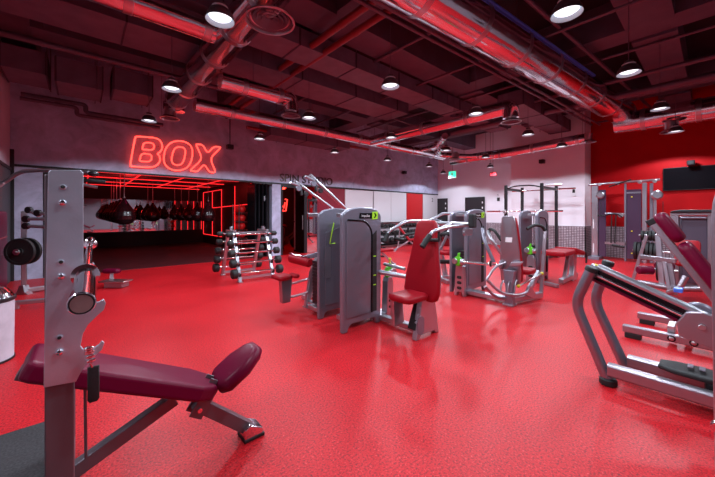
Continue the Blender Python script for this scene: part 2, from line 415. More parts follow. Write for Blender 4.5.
rect_duct(5.75,6.6,4.24,4.53,-1.0,7.0,'wide flat duct crossing the ceiling halfway to the neon sign',1.5)
rect_duct(4.6,5.2,4.24,4.53,-1.0,10.8,'long flat duct nearest the middle of the ceiling')
rect_duct(8.1,9.0,3.95,4.35,-1.05,-.45,'small ceiling box in the left corner above the neon sign wall',.57)
rect_duct(8.0,8.9,3.85,4.3,-.35,.35,'larger ceiling box left of the neon sign, second from the left corner',.67)
rect_duct(8.1,8.9,3.95,4.4,.5,1.2,'ceiling box nearest the glowing end of the big duct',.67)
rect_duct(8.7,9.4,3.75,4.2,4.2,7.3,'short flat duct above the spin studio lettering')
rect_duct(3.1,3.7,4.1,4.45,8.1,12.0,'flat duct above the squat rack')
def pipe(pts,r,m,label,name='ceiling_pipe',cat='pipe',grp=None,rings=.9,fr=.2,seg=20):
    P=fillet(pts,fr,5); t=thing(name,label,cat,V(pts[0]),grp)
    MB().tube(P,r,seg).obj('pipe_body',m,t)
    if rings:
        rg=MB()
        for a,b in zip(pts[:-1],pts[1:]):
            a=V(a);b=V(b);L=(b-a).length;d=(b-a).normalized();k=rings*.6
            while k<L-.1: rg.lathe(a+d*k,[(r+.001,-.05),(r+.005,-.045),(r+.005,.045),(r+.001,.05)],d,seg); k+=rings
        rg.obj('joint_rings','steel' if m=='duct' else m,t)['kind']='stuff'
    if m=='duct':
        a,b=V(pts[0]),V(pts[1]); L=(b-a).length; k=.6
        while k<L:
            q=a+(b-a)*(k/L); MB().cyl(q+V((0,0,r)),V((q.x,q.y,ZC)),.006,6).obj('hanger','dimpipe',t); k+=2.4
    return t
def diffuser(c,r,label,drop=.25):
    t=thing('air_diffuser',label,'air vent',c,'round ceiling air diffusers')
    c=V(c)
    m_=MB().lathe(c,[(r*.55,drop),(r*.55,.06),(r*.7,.03),(r,0),(r*1.0,-.015),(r*.93,-.015),(r*.9,.01)],Z_,28,False); m_.obj('outer_cone','steel',t)
    for k in (.76,.58,.4,.22):
        MB().lathe(c+V((0,0,.01)),[(r*k-.0,0.03),(r*k+.035*r/.25,0),(r*k+.03*r/.25,-.006),(r*(k-.06),.03)],Z_,28,False).obj('vane_ring','dimpipe',t)
    for a in (.7,-.7): MB().cyl(c+V((a*r,r*.6,.01)),V((c.x+a*r,c.y+r*.6,ZC)),.004,5).obj('hanger','dimpipe',t)
    return t
# big shining round ducts
pipe([(.2,2.72,4.2),(11.3,1.70,4.2)],.31,'duct','thick shining round duct crossing the ceiling above the right half of the floor','air_duct','duct','round steel ducts',1.15)
pipe([(1.65,-1.5,4.0),(1.65,8.35,4.0),(1.65,8.35,3.8)],.225,'duct','shining round duct running towards the neon sign from overhead','air_duct','duct','round steel ducts',.9)
pipe([(-1,4.75,4.02),(1.45,4.75,4.02)],.16,'duct','short round duct branching left from the duct that runs to the neon sign','air_duct','duct','round steel ducts')
pipe([(1.85,5.75,3.75),(3.25,5.75,3.75),(3.25,5.75,3.5)],.15,'duct','round branch duct ending in an elbow beside the first row of lamps','air_duct','duct','round steel ducts',.7,.18)
pipe([(1.85,7.38,3.75),(11.2,7.38,3.75)],.145,'duct','long thin round duct running parallel to the neon sign wall','air_duct','duct','round steel ducts',1.3)
pipe([(7.08,7.35,3.75),(7.08,2.95,3.75),(7.08,2.95,3.5)],.165,'duct','round branch duct crossing between the centre machines and the lamps','air_duct','duct','round steel ducts',1.3,.18)
pipe([(11.65,7.3,3.62),(11.65,4.9,3.62),(11.65,2.62,3.72)],.165,'duct','thin round duct in front of the white wall above the squat rack','air_duct','duct','round steel ducts',1.3)
pipe([(11.3,1.85,3.92),(11.2,-1.6,3.9)],.28,'duct','round duct in front of the red wall above the screen','air_duct','duct','round steel ducts',1.0)
pipe([(9.3,6.2,3.7),(10.2,7.0,3.66),(11.2,6.2,3.6),(11.65,5.2,3.6)],.09,'duct','bent flexible duct among the far ceiling pipes','air_duct','duct','round steel ducts',.5,.3,12)
pipe([(8.6,5.6,3.85),(9.6,6.6,3.8),(9.6,7.4,3.8)],.1,'duct','short curved duct joining the long thin duct','air_duct','duct','round steel ducts',.4,.3,12)
for x,y,r,l in ((1.7,3.5,.29,'large ringed round air diffuser hanging near the top of the ceiling duct'),
              (1.55,8.28,.2,'round air diffuser under the duct end by the neon sign'),
              (3.25,5.75,.2,'round air diffuser under the elbow of the short branch duct'),
              (7.08,2.95,.21,'round air diffuser under the elbow above the centre machines'),
              (11.65,2.55,.2,'round air diffuser at the corner of the white and red walls'),
              (10.9,.7,.23,'round air diffuser under the duct by the red wall'),
              (10.3,6.3,.2,'far round air diffuser above the doors')):
    diffuser((x,y,3.42 if x>2 and x<11 and y<7 else (3.70 if y==3.5 else 3.6)),r,l,.06 if y==3.5 else .25)
rp='painted pipes under the ceiling'
pipe([(3.0,-2,4.3),(3.0,YB-.1,4.3)],.055,'redpipe','dark red sprinkler pipe under the first cross beam',grp=rp,seg=10,rings=1.6)
pipe([(3.28,-2,4.28),(3.28,YB-.1,4.28)],.055,'redpipe','second dark red sprinkler pipe beside the cross beam pipe',grp=rp,seg=10,rings=1.6)
pipe([(1.0,2.95,4.1),(11.8,2.3,4.1)],.028,'dimpipe','thin conduit running beside the thick round duct',grp=rp,seg=8,rings=2)
pipe([(1.0,3.12,4.14),(11.8,2.5,4.14)],.028,'dimpipe','second thin conduit running beside the thick round duct',grp=rp,seg=8,rings=2)
pipe([(4.2,1.8,4.45),(12.5,1.2,4.45)],.035,'dimpipe','thin pipe on the wall side of the thick round duct',grp=rp,seg=8,rings=2)
pipe([(3.6,2.41-.30,4.34),(8.2,1.985-.30,4.34)],.022,'bluep','short blue line lying along the top of the thick duct',grp=rp,seg=8,rings=0)
pipe([(-1,6.9,4.05),(3,6.9,4.05)],.05,'dimpipe','painted pipe left of the shining duct by the neon wall',grp=rp,seg=8)
pipe([(8.9,-2,4.35),(8.9,YB-.1,4.35)],.05,'dimpipe','painted pipe crossing behind the thick round duct',grp=rp,seg=8)
pipe([(9.6,-2,4.2),(9.6,6,4.2)],.08,'dimpipe','thicker painted pipe crossing behind the thick round duct',grp=rp,seg=10)
pipe([(10.6,-2,4.4),(10.6,9,4.4)],.045,'dimpipe','painted pipe crossing high in front of the red wall',grp=rp,seg=8)
pipe([(-.9,9.35,3.85),(.1,9.35,3.85),(.1,9.35,3.68),(1.6,9.35,3.68)],.045,'dimpipe','jogged pipe low on the neon sign wall at its left end',grp=rp,seg=8,fr=.06)
pipe([(-.9,9.2,3.72),(-.05,9.2,3.72),(-.05,9.2,3.56),(1.5,9.2,3.56)],.04,'dimpipe','second jogged pipe below the jogged pipe on the sign wall',grp=rp,seg=8,fr=.06)
pipe([(3.6,8.9,3.9),(8.4,8.9,3.9)],.05,'redpipe','red pipe along the wall above the spin studio lettering',grp=rp,seg=8)
for k,(x0,y0,x1,y1,z) in enumerate(((4.5,-2,4.5,9,4.5),(5.9,-2,5.9,9,4.4),(7.9,-2,7.9,9,4.52),(12.3,-2,12.3,2.5,4.3),(1,6.2,9,6.9,4.45))):
    pipe([(x0,y0,z),(x1,y1,z)],.03,'dimpipe',('thin ceiling conduit left of the second cross beam','thin ceiling conduit before the second cross beam','thin ceiling conduit just past the second cross beam','thin conduit along the top of the red wall','slanting thin conduit above the dumbbell benches')[k],grp=rp,seg=8,rings=1.7)
# ---------------- pendant lamps (4 rows x 6)
LX=(1.03,3.4,5.65,7.98,10.2,12.45); LY=(.75,3.0,5.3,7.6)
rown={.75:'in the row farthest from the neon sign wall',3.0:'in the second row from the window side, over the machines',5.3:'in the second row from the neon sign wall',7.6:'in the row nearest the neon sign wall'}
rown={.75:'fourth row from the neon sign wall',3.0:'third row from the neon sign wall',5.3:'second row from the neon sign wall',7.6:'row nearest the neon sign wall'}
ordn=('first','second','third','fourth','fifth','sixth')
def pendant0():
    t=thing('pendant_lamp','','lamp',(0,0,0),'bell pendant lamps in rows under the ceiling',True)
    prof=[(.045,.17),(.055,.165),(.06,.11),(.085,.10),(.115,.075),(.14,.03),(.152,-.02),(.155,-.03)]
    MB().lathe((0,0,0),prof,Z_,24,False).lathe((0,0,0),[(.0,.17),(.045,.17)],Z_,24,False).obj('lamp_shade','lampout',t)
    MB().lathe((0,0,0),[(.152,-.031),(.146,-.02),(.128,.03),(.10,.062),(.0,.066)],Z_,24,False).obj('reflector','lampin',t)
    MB().lathe((0,0,-.0),[(0,-.006),(.09,-.006),(.118,.012)],Z_,24,False).obj('light_source','lampdisc',t)
    MB().lathe((0,0,.0),[(.062,.098),(.088,.1),(.088,.118),(.06,.122)],Z_,24,False).obj('trim_ring','lampdisc' if False else 'white',t)
    MB().cyl((0,0,.17),(0,0,2.2),.007,6).obj('cord','dimpipe',t)
    return t
P0=pendant0(); first=True
def down_spot(x,y,z,w=1.0,col=(.80,.88,1)):
    l=bpy.data.lights.new('down_spot','SPOT'); l.energy=LAMPW*w; l.spot_size=math.radians(154); l.spot_blend=.14; l.shadow_soft_size=.09; l.color=col
    o=bpy.data.objects.new('down_spot',l); COL.objects.link(o); o.location=(x,y,z-.04); return o
LAMPW=135
LT_={(0,1):(1.02,3.17),(1,1):(3.43,3.16),(2,1):(5.59,2.97),(3,1):(7.98,2.93),(4,1):(10.1,2.83),(1,0):(3.43,.92),(2,0):(5.5,.76),(3,0):(7.8,.65),(4,0):(10.2,.59),
 (0,2):(1.04,5.41),(1,2):(3.37,5.26),(2,2):(5.76,5.28),(3,2):(8.15,5.27),(4,2):(10.15,5.05),(5,2):(12.4,5.98),(5,3):(12.6,8.3),(4,3):(10.4,7.5),(3,3):(8.1,7.6),(2,3):(5.86,7.7),(1,3):(3.38,7.55),(0,3):(1.05,7.56)}
for yi,y in enumerate(LY):
    for xi,x in enumerate(LX):
        if (xi,yi) in ((5,0),(5,1)): continue
        xx,yy=LT_.get((xi,yi),(x,y))
        if xi==0 and y==.75: 
            down_spot(xx,yy,3.28); 
        if first: o=P0; first=False; o.location=(xx,yy,3.3)
        else: o=dup(P0,(xx,yy,3.3))
        o.scale=(.86,.86,.86)
        o['label']='bell pendant lamp, %s from left in the %s'%(ordn[xi] if y>1 else ordn[max(xi-1,0)],rown[y]) if not (xi==0 and y<1) else 'bell pendant lamp hanging overhead, beyond the top edge of the photo'
        if not (xi==0 and y==.75): down_spot(xx,yy,3.28)
for x,y in ((-1.4,.75),(-1.4,3.0),(3.4,-1.5),(8,-1.5),(12.0,.75)):  # spots without any lamp body, added for more light around the pendant rows
    down_spot(x,y,3.28,.8)
# ================================================================ FOREGROUND LEFT: incline bench press station
t=thing('bench_press_station','burgundy incline bench press station with a tall grey steel upright holding the barbell','bench press',(0,2,0))
px=[(48,172),(50,170),(81,170),(83.5,173),(83.5,270),(84,296),(92,303),(99,302),(103.5,299),(106,303),(104,310),(96,317),(88,325),(83,334),(80.5,346),(84,350),(92,349),(99,345),(102,341),(104.5,343),(102,350),(95,356),(87,363),(80,374),(76,382),(43.5,388)]
YN=1.43
poly=[(on_y(a,b,YN).x,on_y(a,b,YN).z) for a,b in px]
up=MB().prism(poly,(0,YN+.006,0),X_,Z_,.012).obj('upright_plate','station',t,.002)
def bolts(parent,pts,Y):
    for k,(a,b,r) in enumerate(pts):
        p=on_y(a,b,Y); q=V((p.x,Y,p.z))
        if k%2==0: MB().lathe(q,[(r*1.25,0),(r*1.2,.003),(r*.8,.004)],(0,-1,0),16).obj('hole_rim','station',parent); MB().lathe(q+V((0,-.0045,0)),[(r*.8,0),(0,.0005)],(0,-1,0),16).obj('hole','gap',parent)
        else: MB().lathe(q,[(r*1.3,0),(r*1.25,.004),(r*.9,.009),(0,.012)],(0,-1,0),16).obj('bolt','chrome',parent)
bolts(up,((63,187,.0075),(62.5,203,.0085),(61,262,.007),(61.2,276.5,.0085),(59.5,337.5,.007),(59.5,352,.0085)),YN)
xa,xb=on_y(44,400,YN).x,on_y(76,400,YN).x
MB().box(xa,xb-.004,YN+.013,YN+.075,.0,1.53).obj('upright_tube','station2',t,.004)
MB().box(xa-.02,xb+.03,YN-.06,YN+.14,0,.012).obj('floor_plate','station2',t)
# far upright, same profile
poly2=[(a+.0,b) for a,b in poly]
MB().prism(poly2,(0,2.575,0),X_,Z_,.012).obj('upright_plate','station',t,.002)
MB().box(xa,xb-.01,2.50,2.568,0,1.53).obj('upright_tube','station2',t,.004)
MB().box(xa,xb-.01,YN+.08,2.5,.02,.09).obj('base_tube','station2',t,.006)
bk=rrect(.86,.29,.05)
u=V((.557+.20,0,.41-.80)).normalized()
MB().pad([(-.43,-.13),(-.40,-.145),(.33,-.145),(.43,-.10),(.43,.10),(.33,.145),(-.40,.145),(-.43,.13)],V((.205,2.0,.56)),u,Y_,.085,.02,False).obj('backrest','burg',t,.012)
u2=V((.27,0,.17)).normalized()
MB().pad([(-.15,-.08),(-.11,-.125),(.02,-.13),(.13,-.085),(.165,-.045),(.165,.045),(.13,.085),(.02,.13),(-.11,.125),(-.15,.08)],V((.735,1.975,.45)),u2,Y_,.085,.04).obj('seat','burg',t)
MB().bar((-.2,2,.715),(.56,2,.33),.07,.05).obj('pad_rail','station2',t,.004)
MB().bar((.50,1.98,.315),(.80,1.95,.05),.055,.07).obj('main_beam','station2',t,.004)
MB().bar((.40,2,.37),(-.42,2,.02),.055,.065).obj('rear_brace','station2',t,.004)
MB().box(-.50,-.38,1.75,2.25,0,.05).obj('rear_foot','station2',t,.004)
MB().bar(on_y(195,418,1.94),on_y(217,380,1.94),.012,.075).obj('seat_bracket','station2',t,.002); MB().bar(on_y(195,418,1.94)+V((0,.07,0)),on_y(217,380,1.94)+V((0,.07,0)),.012,.075).obj('seat_bracket','station2',t,.002)
MB().cyl(on_y(200,411,1.92),on_y(200,411,1.92)+V((0,.11,0)),.013,12).cyl((.66,1.94,.405),(.66,2.06,.405),.012,12).obj('bracket_pin','chrome',t)
MB().bar((.60,2.0,.385),(.70,2.0,.425),.05,.03).obj('seat_slider','chrome',t,.003)
for k in range(7): pass
MB().prism([(-.055,0),(.06,0),(.06,.035),(-.02,.075),(-.055,.06)],(.81,1.945,.018),X_,Z_,.11).obj('foot_cap','chrome',t,.005)
MB().box(.75,.88,1.885,2.005,0,.02).obj('foot_pad','rubber',t,.004)
MB().tube([(.022,1.98,.23),(.018,1.9,.62)],.006,8).obj('adjuster_rod','station2',t)
# tether with chain and black tongue
p=on_y(88.5,350,1.40)
tp=MB().cyl(p,p+V((0,0,-.012)),.012,10)
for k in range(4): tp.lathe(p+V((.002*k,0,-.014*k)),[(.009,0),(.013,.003),(.013,.008),(.009,.011)],Z_,12)
tp.tube(fillet([p+V((.005,0,-.045)),p+V((.012,0,-.07)),p+V((.006,0,-.09))],.02,3),.005,8)
tp=tp.obj('pin_chain','chrome',t)
MB().pad([(-.016,-.055),(-.010,-.064),(.010,-.064),(.016,-.055),(.016,.058),(-.016,.058)],on_y(93.5,383,1.40),X_,Z_,.012,.005).obj('pin_tongue','rubber',tp)
# barbell on the station
bx,bz=.003,1.206
t=thing('barbell','chrome barbell resting in the hooks of the grey upright, sleeve end facing out','barbell',(bx,2,bz))
bd=V((.058,2.195,0)).normalized(); b0_=V((bx,.905,bz)); b1_=b0_+bd*2.2
MB().cyl(b0_+bd*.4,b1_-bd*.4,.0145,16).obj('shaft','chrome',t)
for e0,s in ((b0_,1),(b1_,-1)):
    sl=MB().lathe(e0,[(.0235,0),(.025,.004),(.025,.42)],bd*s,28).obj('sleeve','chrome',t)
    MB().lathe(e0-bd*s*.001,[(0,0),(.0195,0),(.0195,.004)],bd*s,28).obj('end_cap','bore',sl)
    MB().lathe(e0-bd*s*.0015,[(.0195,0),(.0225,0.0),(.0225,.003)],bd*s,28,False).obj('end_groove','gap',sl)
    MB().lathe(e0+bd*s*.40,[(.025,0),(.036,.004),(.037,.02),(.03,.028),(.022,.04),(.018,.06)],bd*s,28).obj('flange','chrome',sl)
# black mat
tag(MB().box(-1.8,-.06,.3,2.965,.001,.012).obj('floor_mat','mat_'),'black speckled rubber mat under the bench press upright','mat')
# bin
t=thing('waste_bin','light grey drum bin with a shiny dome lid at the left edge of the photo','bin',(-.87,2.12,0))
c=on_z(-26,352,0); cx_,cy_=-.69,4.56
c=V((cx_,cy_,0)); t.location=c
MB().lathe(c,[(.20,0),(.205,.01),(.21,.56),(.205,.57)],Z_,36).obj('bin_body','binm',t)
MB().lathe(c,[(.212,.565),(.222,.575),(.222,.60),(.21,.605)],Z_,36).obj('rim','blackmetal',t)
MB().lathe(c,[(.21,.60),(.19,.645),(.15,.69),(.08,.72),(0,.73)],Z_,36,False).obj('lid','chrome',t)
MB().lathe(c,[(.206,0.0),(.214,.0),(.214,.02),(.206,.02)],Z_,36,False).obj('base_ring','blackmetal',t)
# ================================================================ weight towers
def shroud(root,x0,wd,y,top=1.485,logo=True,th=.06,plain=False):
    pts=[(0,.0),(.075,0),(.10,.06),(.14,.085),(wd-.12,.085),(wd-.08,.0),(wd-.01,0),(wd,.5),(wd,1.36)]
    n=8
    for k in range(n+1):
        s=k/n; pts.append((wd-.01-(wd-.02)*s, 1.405+(top-1.405)*math.sin(PI*(.12+.8*s))**.8 if k not in (0,n) else 1.40 ))
    pts+= [(0,1.36),(0,.5)]
    MB().prism(pts,(x0,y+th/2,0),X_,Z_,th).obj('tower_shroud','shroud',root,.014)
    if plain: return
    pw=wd*.62; pp=[(.05,.17),(.05+pw*.97,.17),(.05+pw,.6),(.05+pw,1.18)]
    for k in range(7):
        a=PI/2*k/6; pp.append((.05+pw-.14+.14*math.cos(a)*1.0,1.18+.13*math.sin(a)))
    pp+=[(.05,1.32)]
    MB().prism(pp,(x0,y-.006,0),X_,Z_,.014).obj('shroud_panel','shroudpanel',root,.005)
    path=[V((x0+.07,y-.015,1.33)),V((x0+.05+pw-.10,y-.015,1.315)),V((x0+.05+pw+.012,y-.015,1.2)),V((x0+.05+pw+.012,y-.015,.17))]
    MB().tube(fillet(path,.13,6),.011,8).obj('black_trim_strip','blackgloss',root)
    MB().prism([(0,0),(.075,0),(.075,1.02),(0,.96)],(x0+.05+pw+.03,y-.003,.17),X_,Z_,.008).obj('weight_window','gap',root)
    for z in (.62,.50,.86): MB().box(x0+.05+pw+.045,x0+.05+pw+.09,y-.01,y-.006,z,z+.012).obj('weight_mark','lime',root)
    if logo:
        lx=x0+wd*.52
        lx=x0+wd*.40; k=1.22; q=lambda P: [(a*k,b*k) for a,b in P]
        lp=MB().prism(q([(0,0),(.175,.0),(.175,.055),(.01,.055)]),(lx,y-.003,1.345),X_,Z_,.008).obj('logo_plate','blackgloss',root)
        text('logo_lettering','impulse',.046,(lx+.105,y-.0085,1.378),(PI/2,0,0),'white',lp,.0008)
        gp=MB().prism(q([(0,-.012),(.08,-.006),(.085,.072),(.005,.066)]),(lx+.175*k,y-.004,1.345),X_,Z_,.01).obj('logo_badge','lime',root)
        MB().prism(q([(.022,.005),(.04,.005),(.062,.03),(.046,.055),(.028,.055),(.043,.031)]),(lx+.175*k,y-.0105,1.345),X_,Z_,.003).obj('chevron','blackgloss',gp)
def stack(root,x0,x1,y0,y1,top=1.36):
    MB().box(x0,x1,y0,y1,.06,.12).obj('stack_base','silver',root,.004); MB().box(x0,x1,y0,y1,top,top+.05).obj('stack_top','silver',root,.004)
    m_=MB()
    for k in range(13): m_.box(x0+.05,x1-.05,y0+.03,y1-.03,.14+k*.047,.181+k*.047)
    m_.obj('weight_stack','blackmetal',root,.002)['kind']='stuff'
    xm=(x0+x1)/2; ym=(y0+y1)/2
    for s in (-1,1): MB().cyl((xm+s*.1,ym,.12),(xm+s*.1,ym,top),.011,10).obj('guide_rod','chrome',root)
    MB().cyl((xm,ym,.75),(xm,ym,top),.005,6).obj('cable','blackmetal',root)
def cam_stand(root,x,y,zc=.62,ax=(0,1,0),knob=False,side=False):
    """perforated foot stand with a green cam"""
    if side:
        k=1.3; P_=[(-.075,0),(-.045,0),(-.03,.07),(.03,.07),(.045,0),(.075,0),(.055,.5),(.03,.56),(-.03,.56),(-.055,.5)]
        st=MB().prism([(a*k,b) for a,b in P_],(x,y,0),(0,-1,0),Z_,.08).obj('stand','silver',root,.01)
        for z in (.14,.23,.32): MB().prism(rrect(.085,.05,.022),(x-.042,y,z),(0,-1,0),Z_,.005).obj('slot','gap',st)
        MB().disc((x-.07,y,zc),X_,.085,.04,9).obj('cam_wheel','green',root); MB().disc((x-.10,y+.05,zc),X_,.05,.03,16).obj('cam_plate','silver',root)
        MB().disc((x-.09,y-.09,zc),(.2,-1,0),.055,.06,16).obj('cam_hub','silver',root)
        MB().bar((x-.07,y,zc+.05),(x-.07,y-.015,zc+.14),.05,.03).obj('cam_lever','green',root,.01)
        return
    st=MB().prism([(-.075,0),(-.045,0),(-.03,.07),(.03,.07),(.045,0),(.075,0),(.055,.5),(.03,.56),(-.03,.56),(-.055,.5)],(x,y,0),X_,Z_,.10).obj('stand','silver',root,.01)
    for z in (.16,.24,.32): MB().prism(rrect(.06,.035,.016),(x,y-.052,z),X_,Z_,.004).obj('slot','gap',st)
    MB().disc((x,y-.02,zc),ax,.085,.04,22).obj('cam_wheel','green',root)
    MB().disc((x,y-.02,zc),ax,.035,.07,16).obj('cam_hub','silver',root)
    MB().disc((x-.0,y-.10,zc),ax,.062,.025,20).obj('cam_plate','silver',root)
    a=MB().bar((x,y-.02,zc+.03),(x+.02,y-.02,zc+.12),.05,.03).obj('cam_lever','green',root,.01)
    if knob: MB().cyl((x+.02,y-.02,zc+.12),(x+.02,y-.02,zc+.16),.01,8).ball((x+.02,y-.02,zc+.17),.02).obj('lever_knob','yellow',a)
    MB().disc((x-.02,y-.045,zc-.01),ax,.045,.012,5).obj('cam_spokes','lime',root)
# ---- machine A: shoulder press
t=thing('shoulder_press_machine','shoulder press machine with tall red backrest and green-badged tower nearest the camera','weight machine',(2.8,2.7,0))
shroud(t,2.29,.64,2.86); stack(t,2.46,2.88,2.96,3.2); shroud(t,2.58,.34,3.25,1.40,False,.03,True)
cam_stand(t,3.13,2.93,knob=True)
MB().box(2.90,2.99,2.3,2.98,.03,.10).obj('base_tube','silver',t,.012)
MB().box(2.86,3.2,2.9,3.06,.02,.09).obj('base_crossbar','silver',t,.01)
MB().tube([(2.86,2.96,.66),(3.06,2.50,.62)],.03,14).obj('link_tube','silver',t)
MB().tube([(3.06,2.93,.73),(3.1,2.6,.70)],.022,12).obj('cam_shaft','steel',t)
MB().prism([(-.21,0),(-.15,0),(-.12,.04),(.13,.04),(.16,0),(.22,0),(.13,.50),(-.09,.50)],(2.98,2.20,0),X_,Z_,.07).obj('front_leg','silver',t,.012)
MB().prism([(-.09,0),(.08,.02),(.05,.36),(-.12,.36)],(2.76,2.42,.12),X_,Z_,.05).obj('seat_post','silver',t,.01)
MB().bar((2.8,2.25,.10),(2.95,2.25,.45),.10,.05).obj('adjuster_track','blackmetal',t,.006)
for k in range(3): MB().tube([(2.80+.035*k,2.19,.20+.075*k),(2.74+.035*k,2.15,.22+.075*k)],.012,8).obj('adjuster_tooth','silver',t)
MB().prism(rrect(.12,.2,.05),(2.84,2.16,.16),X_,Z_,.01).obj('side_cover','shroud',t)
MB().pad(rrect(.37,.33,.07),(2.76,2.27,.475),X_,Y_,.075,.032).obj('seat','red',t)
bp=[(-.245,.0),(-.225,-.07),(-.16,-.10),(.16,-.10),(.225,-.07),(.245,.0),(.235,.18),(.19,.42),(.15,.70),(.135,.80),(.10,.835),(-.10,.835),(-.135,.80),(-.15,.70),(-.19,.42),(-.235,.18)]
uu=V((0,-1,0)); ww=V((.13,0,.9)).normalized()
MB().pad(bp,V((2.99,2.265,.50)),uu,ww,.08,.035).obj('backrest','red',t)
MB().pad([(x*.9,y*.96) for x,y in bp],V((3.045,2.265,.51)),uu,ww,.03,.01).obj('backrest_shell','shroud',t)
MB().bar((3.10,2.265,.35),(3.22,2.265,1.22),.07,.05).obj('back_post','silver',t,.01)
for y in (2.02,2.66):
    s=1 if y>2.3 else -1
    P=[(3.62,y,1.27),(3.15,y,1.25),(2.86,y,1.21),(2.72,y-.03*s,1.05)] if s<0 else [(3.62,y-.02,1.30),(3.2,y,1.31),(2.86,y,1.19),(2.78,y,1.06)]
    a=MB().tube(fillet(P[:-1]+[tuple((V(P[-2])+V(P[-1]))/2)],.1),.021,12).obj('press_arm','silver',t)
    MB().tube([tuple((V(P[-2])*.75+V(P[-1])*.25)),P[-1]],.03,12).obj('grip','rubber',a)
    q=V(P[2]); MB().tube([q+V((.12,0,-.10)),q+V((.12,-.16 if s>0 else .2,-.11))],.021,10).tube([q+V((.12,0,.0)),q+V((.12,0,-.10))],.014,8).obj('side_grip','rubber',a)
MB().tube([(3.62,2.02,1.27),(3.62,2.64,1.28)],.028,12).obj('arm_crossbar','silver',t)
MB().bar((3.2,2.265,1.15),(3.62,2.265,1.27),.05,.06).obj('arm_bracket','silver',t,.01)
MB().prism(rrect(.2,.08,.03),(3.56,2.0,1.18),X_,Z_,.03).obj('counterweight_bracket','silver',t,.005)
MB().box(3.57,3.66,1.93,2.0,1.23,1.40).obj('stop_pad','rubber',t,.015)
# ---- machine B: leg curl + overhead arms
t=thing('leg_curl_machine','grey leg curl machine with small red seat and roller, left of the nearest tower','weight machine',(2.6,3.9,0))
shroud(t,2.37,.60,3.46,1.48,False,.05,True); stack(t,2.42,2.95,3.55,3.8)
MB().prism([(0,0),(.24,0),(.24,1.05),(.0,.98)],(2.47,3.448,.17),X_,Z_,.01).obj('stack_window','shroudpanel',t,.004)
MB().tube([(2.60,3.435,1.28),(2.53,3.435,1.0),(2.62,3.435,1.0)],.007,6).obj('lime_line','lime',t)
MB().prism(rrect(.10,.42,.02),(2.50,3.44,.75),X_,Z_,.006).obj('instruction_plate','white' if False else 'silver',t)
MB().pad([(-.11,-.13),(-.06,-.15),(.10,-.12),(.12,0),(.10,.12),(-.06,.15),(-.11,.13)],(2.24,4.22,.47),X_,Y_,.07,.03).obj('seat','red',t)
MB().pad(rrect(.09,.22,.035),(2.38,4.12,.49),X_,Y_,.06,.028).obj('rear_pad','red',t)
MB().prism([(-.07,-.36),(.06,-.36),(.09,-.02),(-.09,-.02)],(2.27,4.18,.46),X_,Z_,.09).obj('seat_post','dull',t,.01)
for z in (.16,.36): MB().tube(fillet([(2.29,4.22,z),(2.40,4.18,z+.0),(2.56,4.02,z+.07)],.06),.018,10).obj('seat_link','silver',t)
MB().prism([(-.06,0),(.06,0),(.02,.05),(.13,.5),(.22,.72),(.15,.74),(.04,.52),(-.04,.10)],(2.58,4.06,0),X_,Z_,.07).obj('side_leg','silver',t,.01)
MB().box(2.52,2.68,3.96,4.12,0,.014).obj('foot_plate','silver',t)
MB().box(2.55,2.64,3.62,4.06,.03,.10).obj('base_tube','silver',t,.01)
MB().bar(at(304,258,4.75),at(330,251,4.75),.06,.07).obj('roller_arm','shroud',t,.01)
a=at(291,258,4.9); b=at(311,263,4.55); MB().lathe(a,[(.05,0),(.07,.02),(.07,.46),(.05,.49)],b-a,20).obj('roller_pad','red',t)
MB().bar(a+V((-.01,0,.073)),b+V((-.01,.03,.073)),.05,.02).obj('roller_bracket','chrome',t,.004)
for (p0,p1) in (((345,208),(310,175)),((329,206),(295,181))):
    yy=4.2 if p0[0]==345 else 4.65
    A_=on_y(p0[0],p0[1],yy); B_=on_y(p1[0],p1[1],yy); dn=(A_-B_).normalized()
    ar=MB().tube([B_,A_+dn*.25],.027,12).obj('overhead_arm','silver',t)
    MB().disc(B_+dn*.12+V((-.05,-.03,-.06)),Y_,.05,.03,16).obj('pulley','shroud',ar)
    MB().disc(B_+dn*.3+V((-.06,-.03,-.06)),Y_,.045,.03,16).obj('pulley','blackmetal',ar)
    MB().bar(B_+dn*.12,B_+dn*.2+V((-.06,-.02,-.14)),.03,.05).obj('pulley_bracket','blackmetal',ar,.004)
    MB().bar(B_+dn*.02+V((-.12,-.03,-.02)),B_+dn*.1+V((-.02,-.03,-.03)),.05,.03).obj('handle_clip','silver',ar,.004)
MB().bar((3.52,4.42,0),(3.52,4.42,1.45),.08,.1).bar((3.52,4.15,1.4),(3.52,4.7,1.4),.06,.08).obj('rear_column','silver',t,.008)
MB().box(2.7,3.56,4.38,4.46,.02,.09).obj('rear_base_tube','silver',t,.008)
# ---- machine C: chest machine
t=thing('chest_fly_machine','grey chest fly machine seen from behind, white label on its backrest shell','weight machine',(5.0,2.5,0))
shroud(t,4.96,.70,2.80); stack(t,5.03,5.6,2.88,3.06); shroud(t,5.0,.64,3.12,1.46,False,.05,True)
cam_stand(t,4.89,2.88,.60,side=True)
MB().tube([(4.80,2.76,.60),(4.95,2.2,.59)],.024,12).obj('cam_shaft','chrome',t)
MB().disc((4.96,2.22,.60),(-.3,.95,0),.07,.05,18).obj('shaft_hub','dull',t)
MB().disc((4.91,2.36,.61),(-.3,.95,0),.05,.03,18).obj('shaft_ring','blackmetal',t)
bp2=[(-.20,-.08),(-.12,-.13),(.12,-.13),(.20,-.08),(.215,.10),(.19,.45),(.15,.80),(.13,.92),(.09,.945),(-.09,.945),(-.13,.92),(-.15,.80),(-.19,.45),(-.215,.10)]
MB().pad([(x*.74,y) for x,y in bp2],V((5.03,2.10,.43)),V((0,-1,0)),V((-.10,0,1)).normalized(),.035,.012).obj('backrest_shell','dull',t)
